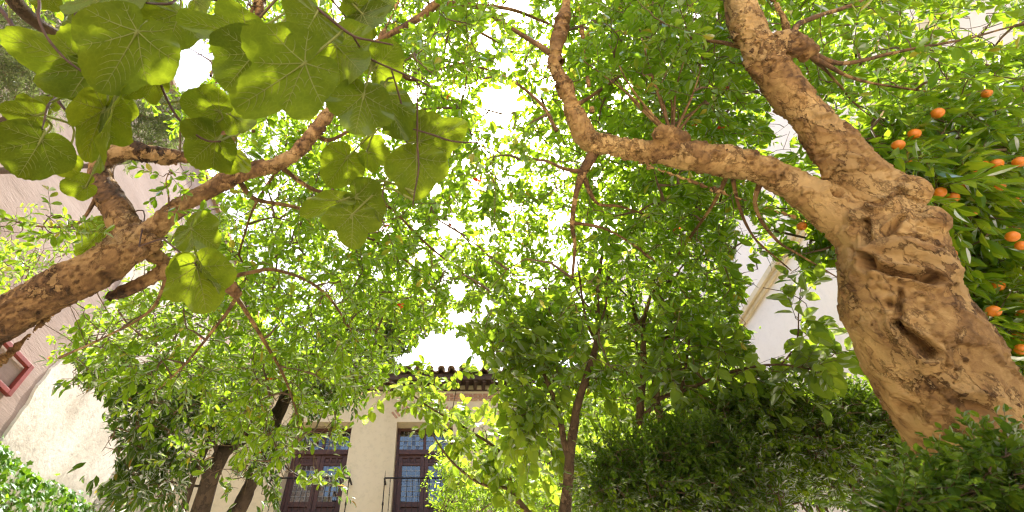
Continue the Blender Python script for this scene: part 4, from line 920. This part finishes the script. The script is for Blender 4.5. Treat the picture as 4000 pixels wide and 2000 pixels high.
plB = [[(2480, 2200, 3.15, 40), (2497, 1738, 3.1, 33), (2500, 1621, 3.1, 30), (2512, 1466, 3.1, 25), (2509, 1295, 3.1, 20), (2481, 1233, 3.15, 14), (2450, 1100, 3.3, 9)],
       [(2620, 2100, 3.3, 36), (2590, 1699, 3.25, 32), (2567, 1582, 3.25, 30), (2563, 1466, 3.2, 24), (2600, 1330, 3.25, 14), (2640, 1200, 3.3, 9)],
       [(2505, 1640, 3.08, 20), (2574, 1559, 3.0, 17), (2668, 1528, 2.9, 14), (2800, 1474, 2.7, 12), (2930, 1435, 2.55, 10), (3060, 1425, 2.45, 8), (3200, 1450, 2.4, 5)],
       [(3050, 1425, 2.45, 7), (3085, 1385, 2.42, 6), (3115, 1320, 2.4, 5), (3120, 1220, 2.38, 4), (3130, 1110, 2.36, 3)], [(2510, 1300, 3.1, 12), (2530, 1200, 3.15, 10), (2560, 1080, 3.3, 7)], [(2660, 1530, 2.9, 10), (2690, 1350, 2.95, 8), (2710, 1200, 3.05, 6)]]
plumB = thing('plum_tree', 'twin stemmed tree with a long low branch of broad leaves reaching the white wall', 'tree', tuple(P(*plB[0][0][:3]) * [1, 1, 0]))
lb_ = tube_limbs(plumB, plB, M_BARKG)
for q in lb_[:2]: link('trunk', wood_mesh('trunk', [ground_stem(q[0][0], q[1][0])]), M_BARKG, plumB)
crown(plumB, sample_blobs([(2640, 1330, 240, 130, 2.8, 3.6, 26), (2760, 1400, 200, 90, 2.6, 3.1, 24), (2560, 1450, 200, 90, 2.9, 3.5, 18), (2740, 1560, 170, 60, 2.6, 3.0, 18), (2900, 1490, 110, 40, 2.5, 2.8, 14), (2500, 1600, 150, 80, 3.2, 3.7, 22)]),
      np.vstack([q[0][10:] for q in lb_]), M_PLUM, T_OVAL, .090, .20, 8, 220, **PL)
e2 = sample_blobs([(3125, 1220, 45, 120, 2.34, 2.42, 7), (3200, 1410, 80, 45, 2.36, 2.44, 8), (3060, 1460, 80, 30, 2.4, 2.5, 4), (3270, 1340, 30, 50, 2.36, 2.42, 3)])
eo, eA, esh = make_sprigs(e2, rng.normal(0, .6, e2.shape) + [.5, 0, .1], .14, 8, .085, 62, .2, .3)
el, _ = attach(np.vstack([q[0] for q in lb_[2:4]]), e2); twig_obj(plumB, el, np.broadcast_to(np.linspace(.003, .0016, 5), (len(el), 5))); twig_obj(plumB, esh, np.broadcast_to(np.linspace(.0016, .001, 4), esh.shape[:2]))
emit_leaves(plumB, eo, eA, T_OVAL, M_PLUM, 80)
plD = [[(2200, 2180, 4.0, 34), (2061, 2000, 4.0, 27), (2015, 1942, 4.0, 24), (1999, 1904, 4.0, 18), (1987, 1842, 4.0, 14), (1959, 1774, 4.0, 12), (1912, 1730, 4.0, 11), (1850, 1693, 4.0, 10), (1790, 1656, 4.0, 9), (1678, 1591, 4.0, 7), (1557, 1507, 4.0, 5), (1490, 1485, 4.0, 3)],
       [(1995, 1911, 4.0, 14), (1952, 1901, 3.95, 13), (1912, 1901, 3.9, 12), (1850, 1873, 3.9, 11), (1771, 1810, 3.9, 9), (1720, 1745, 3.95, 7), (1683, 1684, 4.0, 5)],
       [(2015, 1952, 4.0, 13), (1980, 1950, 4.05, 11), (1940, 1925, 4.1, 10), (1905, 1880, 4.1, 7), (1884, 1845, 4.2, 4)], [(1912, 1730, 4.0, 7), (1850, 1760, 4.0, 6), (1800, 1700, 4.1, 4)],
       [(1720, 1620, 4.0, 4), (1700, 1520, 4.0, 3), (1692, 1430, 4.05, 2)], [(1760, 1640, 4.0, 4), (1775, 1560, 4.0, 3), (1790, 1480, 4.05, 2)]]
plumD = thing('plum_tree', 'small bent tree with sunlit pale leaves in front of the balcony window', 'tree', tuple(P(*plD[0][0][:3]) * [1, 1, 0]))
ld_ = tube_limbs(plumD, plD, M_BARKG); link('trunk', wood_mesh('trunk', [ground_stem(ld_[0][0][0], ld_[0][1][0], (.2, 0))]), M_BARKG, plumD)
crown(plumD, sample_blobs([(1590, 1530, 100, 50, 3.85, 4.2, 15), (1690, 1610, 100, 50, 3.8, 4.2, 16), (1790, 1670, 110, 60, 3.8, 4.3, 20), (1900, 1740, 110, 80, 3.8, 4.3, 26), (1870, 1830, 120, 60, 3.8, 4.3, 18), (1980, 1830, 70, 110, 3.8, 4.4, 22), (1790, 1500, 30, 60, 4, 4.1, 4), (1695, 1460, 20, 50, 4, 4.1, 3), (2040, 1900, 70, 80, 3.9, 4.3, 16)]),
      np.vstack([q[0][8:] for q in ld_]), M_PLUM, T_OVAL, .088, .18, 7, 300, gap=False, tw_r=(.004, .0015), **PL)

# laurel: a clump of dark trunks at the left
lau = [[(640, 2400, 5.0, 74), (778, 2000, 5.0, 70), (855, 1791, 5.0, 65), (960, 1700, 5.2, 56), (1069, 1640, 5.4, 56), (1127, 1539, 5.6, 46), (1200, 1420, 5.9, 33), (1300, 1320, 6.2, 22), (1450, 1230, 6.5, 13)],
       [(740, 2300, 5.4, 67), (917, 2000, 5.4, 61), (1000, 1860, 5.5, 50), (1060, 1740, 5.6, 41), (1090, 1600, 5.8, 25)],
       [(640, 2250, 4.6, 28), (712, 2000, 4.6, 27), (770, 1830, 4.6, 25), (805, 1748, 4.7, 21), (830, 1620, 4.8, 15), (830, 1480, 5.0, 9)],
       [(860, 1790, 5.0, 22), (800, 1650, 4.9, 15), (650, 1500, 4.7, 9), (450, 1440, 4.4, 5)], [(860, 1850, 5.0, 15), (700, 1780, 4.6, 9), (500, 1750, 4.3, 5)], [(780, 1900, 4.8, 10), (620, 1880, 4.4, 7), (420, 1900, 4.1, 4)],
       [(1300, 1320, 6.2, 15), (1420, 1330, 6.3, 10), (1560, 1330, 6.5, 6)], [(1060, 1760, 5.5, 10), (1150, 1850, 5.2, 7), (1260, 1880, 5.0, 4)]]
laurel = thing('laurel_tree', 'dark laurel with several dark trunks and pointed leathery leaves against pale wall', 'tree', tuple(P(*lau[0][0][:3]) * [1, 1, 0]))
ll = tube_limbs(laurel, lau, M_BARKD, sides=12)
for q in ll[:3]: link('trunk', wood_mesh('trunk', [ground_stem(q[0][0], q[1][0], (-.1, 0))]), M_BARKD, laurel)
crown(laurel, sample_blobs([(420, 1480, 200, 70, 3.7, 4.5, 60), (650, 1500, 230, 120, 3.9, 4.9, 110), (560, 1690, 150, 60, 3.8, 4.4, 44), (560, 1770, 170, 110, 3.9, 4.7, 100), (780, 1560, 160, 90, 4.2, 5.0, 80), (600, 1890, 160, 70, 3.8, 4.4, 50), (900, 1800, 160, 80, 5.0, 5.8, 40),
                            (1030, 1560, 180, 140, 4.8, 5.8, 150), (1230, 1400, 180, 150, 5.4, 6.6, 170), (1450, 1240, 170, 120, 6.0, 7.0, 190), (1560, 1290, 130, 90, 6.0, 7.0, 130), (1480, 1400, 100, 60, 6.0, 6.8, 70), (1280, 1510, 130, 50, 5.4, 6.2, 70), (1000, 1880, 90, 80, 4.6, 5.0, 36), (1270, 1875, 70, 26, 4.9, 5.1, 14), (1130, 1760, 80, 110, 5.0, 5.4, 26)]),
      np.vstack([q[0][10:] for q in ll]), M_LAUREL, T_LANCE, .092, .22, 10, 300, gap=True, splay=50, droop=.25, jit=.3, szv=.2)

# feathery conifer against the pink wall
cyp = thing('cypress_tree', 'grey green feathery conifer standing against the pinkish wall', 'tree', (-5.4, 2.4, 0))
cst = [(catmull([(-5.4, 2.4, 0), (-5.35, 2.4, 4), (-5.3, 2.35, 8), (-5.2, 2.3, 11.5)], 40), np.linspace(.13, .03, 40)), (catmull([(-5.35, 2.4, 5), (-5.0, 3.0, 6.2), (-4.6, 3.5, 7.4), (-4.3, 3.7, 8.3)], 24), np.linspace(.05, .015, 24))]
for i, lb in enumerate(cst): link('trunk' if i == 0 else 'limb', wood_mesh('trunk', [lb], 12), M_BARKG, cyp)
ct = sample_blobs([(130, 110, 230, 150, 6.0, 7.2, 260), (120, 330, 170, 130, 5.6, 6.6, 150), (420, 40, 160, 80, 6.2, 7.4, 110), (590, 520, 140, 90, 5.8, 6.6, 150), (640, 430, 120, 70, 5.8, 6.6, 70), (920, 430, 110, 80, 6.0, 6.8, 90), (980, 120, 160, 130, 6.6, 7.6, 90), (60, 260, 120, 90, 6, 6.8, 80)])
crown(cyp, ct, np.vstack([q[0][8:] for q in cst]), M_CYP, T_NEEDLE, .07, .42, 46, 0, splay=48, droop=.2, jit=.35, szv=.3, gap=True)

# sunlit young pomegranates in front of the house
def shrub(name, label, cat, base, blobs, mat, tpl, ll_, L, K, nparts, stems, r=.02, group=None, **kw):
    root = thing(name, label, cat, base, group); nd = []
    tg = sample_blobs(blobs); tops = tg[rng.choice(len(tg), stems, replace=False)]
    for i, t in enumerate(tops):
        b = np.array(base) + [rng.normal(0, .06), rng.normal(0, .06), 0]; e = b + (t - b) * .82
        pl = catmull([b, b + (e - b) * .35 + [rng.normal(0, .05), rng.normal(0, .05), .12], b + (e - b) * .7 + rng.normal(0, .05, 3), e], 26)
        link('stem', wood_mesh('stem', [(pl, np.linspace(r, r * .3, 26))], 8), M_BARKG, root); nd.append(pl[8:])
    crown(root, tg, np.vstack(nd), mat, tpl, ll_, L, K, nparts, **kw); return root
b0 = P(1830, 1950, 6.3); shrub('pomegranate_shrub', 'bright green small leaved shrub under the balcony window', 'shrub', (b0[0], b0[1], 0),
      [(1850, 1900, 130, 90, 5.8, 6.8, 170), (1900, 1990, 200, 60, 5.6, 6.8, 170), (1770, 1790, 45, 90, 6.0, 6.6, 34), (1720, 1850, 50, 25, 6, 6.3, 14), (2080, 1950, 130, 80, 5.8, 6.8, 120)], M_POM, T_POM, .05, .22, 14, 0, 9, gap=False, **pk)
b0 = P(2480, 1800, 7.0); shrub('pomegranate_shrub', 'tall sunlit small leaved shrub behind the twin stemmed tree', 'shrub', (b0[0], b0[1], 0),
      [(2450, 1600, 300, 110, 6, 8, 420), (2350, 1720, 230, 110, 6, 7.6, 300), (2250, 1880, 180, 110, 6, 7.2, 200), (2750, 1600, 160, 90, 6, 7.6, 150), (2500, 1430, 200, 90, 6, 8, 130)], M_POM, T_POM, .055, .24, 14, 0, 14, gap=False, r=.03, **pk)

# clipped myrtles
MY = dict(splay=48, droop=-.05, jit=.25, szv=.2, gap=False, tw_r=(.004, .0012), tipup=.25, out=.5)
b1 = P(3200, 1800, 2.75); my1 = shrub('myrtle_bush', 'large rounded dark myrtle bush behind the thick gnarled trunk', 'bush', (b1[0], b1[1], 0),
      [(3180, 1660, 380, 110, 2.45, 3.1, 700), (3000, 1640, 240, 90, 2.5, 3.0, 330), (3330, 1720, 260, 110, 2.4, 3.1, 420), (2950, 1760, 200, 110, 2.5, 3.0, 300), (3420, 1850, 200, 100, 2.5, 3.0, 230), (3050, 1880, 260, 90, 2.7, 3.2, 260), (3250, 1560, 200, 50, 2.6, 3.0, 120)], M_MYRT, T_TINY, .031, .14, 20, 300, 16, r=.016, **MY)
b2 = P(2680, 1950, 2.55); my2 = shrub('myrtle_bush', 'broad dark myrtle bush with pale new shoots below the twin stemmed tree', 'bush', (b2[0], b2[1], 0),
      [(2620, 1860, 300, 130, 2.3, 2.8, 700), (2800, 1800, 210, 110, 2.3, 2.8, 420), (2500, 1930, 220, 100, 2.2, 2.7, 420), (2820, 1950, 260, 100, 2.2, 2.6, 380), (2690, 1740, 150, 50, 2.4, 2.7, 110)], M_MYRT, T_TINY, .031, .14, 20, 300, 10, r=.014, **MY)
b3 = P(3750, 1990, 1.0); shrub('myrtle_bush', 'low myrtle hedge at the foot of the gnarled trunk', 'bush', (b3[0], b3[1], 0),
      [(3780, 1960, 260, 70, .84, 1.02, 190), (3940, 1860, 130, 100, .84, 1.05, 150), (3600, 2010, 170, 40, .86, 1.0, 80), (3800, 2100, 420, 80, .84, 1.05, 160)], M_MYRT, T_OVAL, .020, .08, 16, 300, 8, r=.008, **{**MY, 'tw_r': (.0025, .001)})

# ivy climbing the left wall
ivy = thing('ivy', 'thick green ivy climbing the foot of the pinkish wall below the pale patch', 'ivy', (XL + .2, 6.5, 0))
n = 7000; yy = rng.uniform(3.5, 10.4, n); top = 4.15 + .35 * (fbm(np.column_stack([yy * 1.4, yy * 0, yy * 0]), 4, 9) - .5); zz = top * (1 - rng.random(n) ** 1.6)
zz = np.where(rng.random(n) < .03, zz + rng.uniform(0, .25, n), zz)
bul = .30 + .3 * fbm(np.column_stack([yy * 1.5, zz * 1.5, zz * 0]), 3, 4); bul *= np.sqrt(np.clip((top + .15 - zz) / .6, .05, 1))
io = np.column_stack([XL + .03 + bul * rng.uniform(.25, 1, n), yy, zz]); ldv = norm(rng.normal(0, .5, (n, 3)) + [.35, 0, -.8]); nv = norm(rng.normal(0, .45, (n, 3)) + [.8, 0, .7])
wv = norm(np.cross(ldv, nv)); nv = np.cross(wv, ldv); sz = rng.uniform(.06, .13, n)[:, None]
emit_leaves(ivy, io, np.stack([wv * sz, ldv * sz, nv * sz], -1), T_IVY, M_IVY, 300)
for k in range(9):
    y0 = 4 + k * .7; pl = catmull([(XL + .05, y0, 0), (XL + .06, y0 + rng.normal(0, .2), 1.5), (XL + .07, y0 + rng.normal(0, .3), 3), (XL + .08, y0 + rng.normal(0, .4), 4)], 24)
    link('stem', wood_mesh('stem', [(pl, np.linspace(.018, .006, 24))], 8), M_BARKG, ivy)
for o in list(bpy.data.objects):
    if '_loc' in o: del o['_loc']
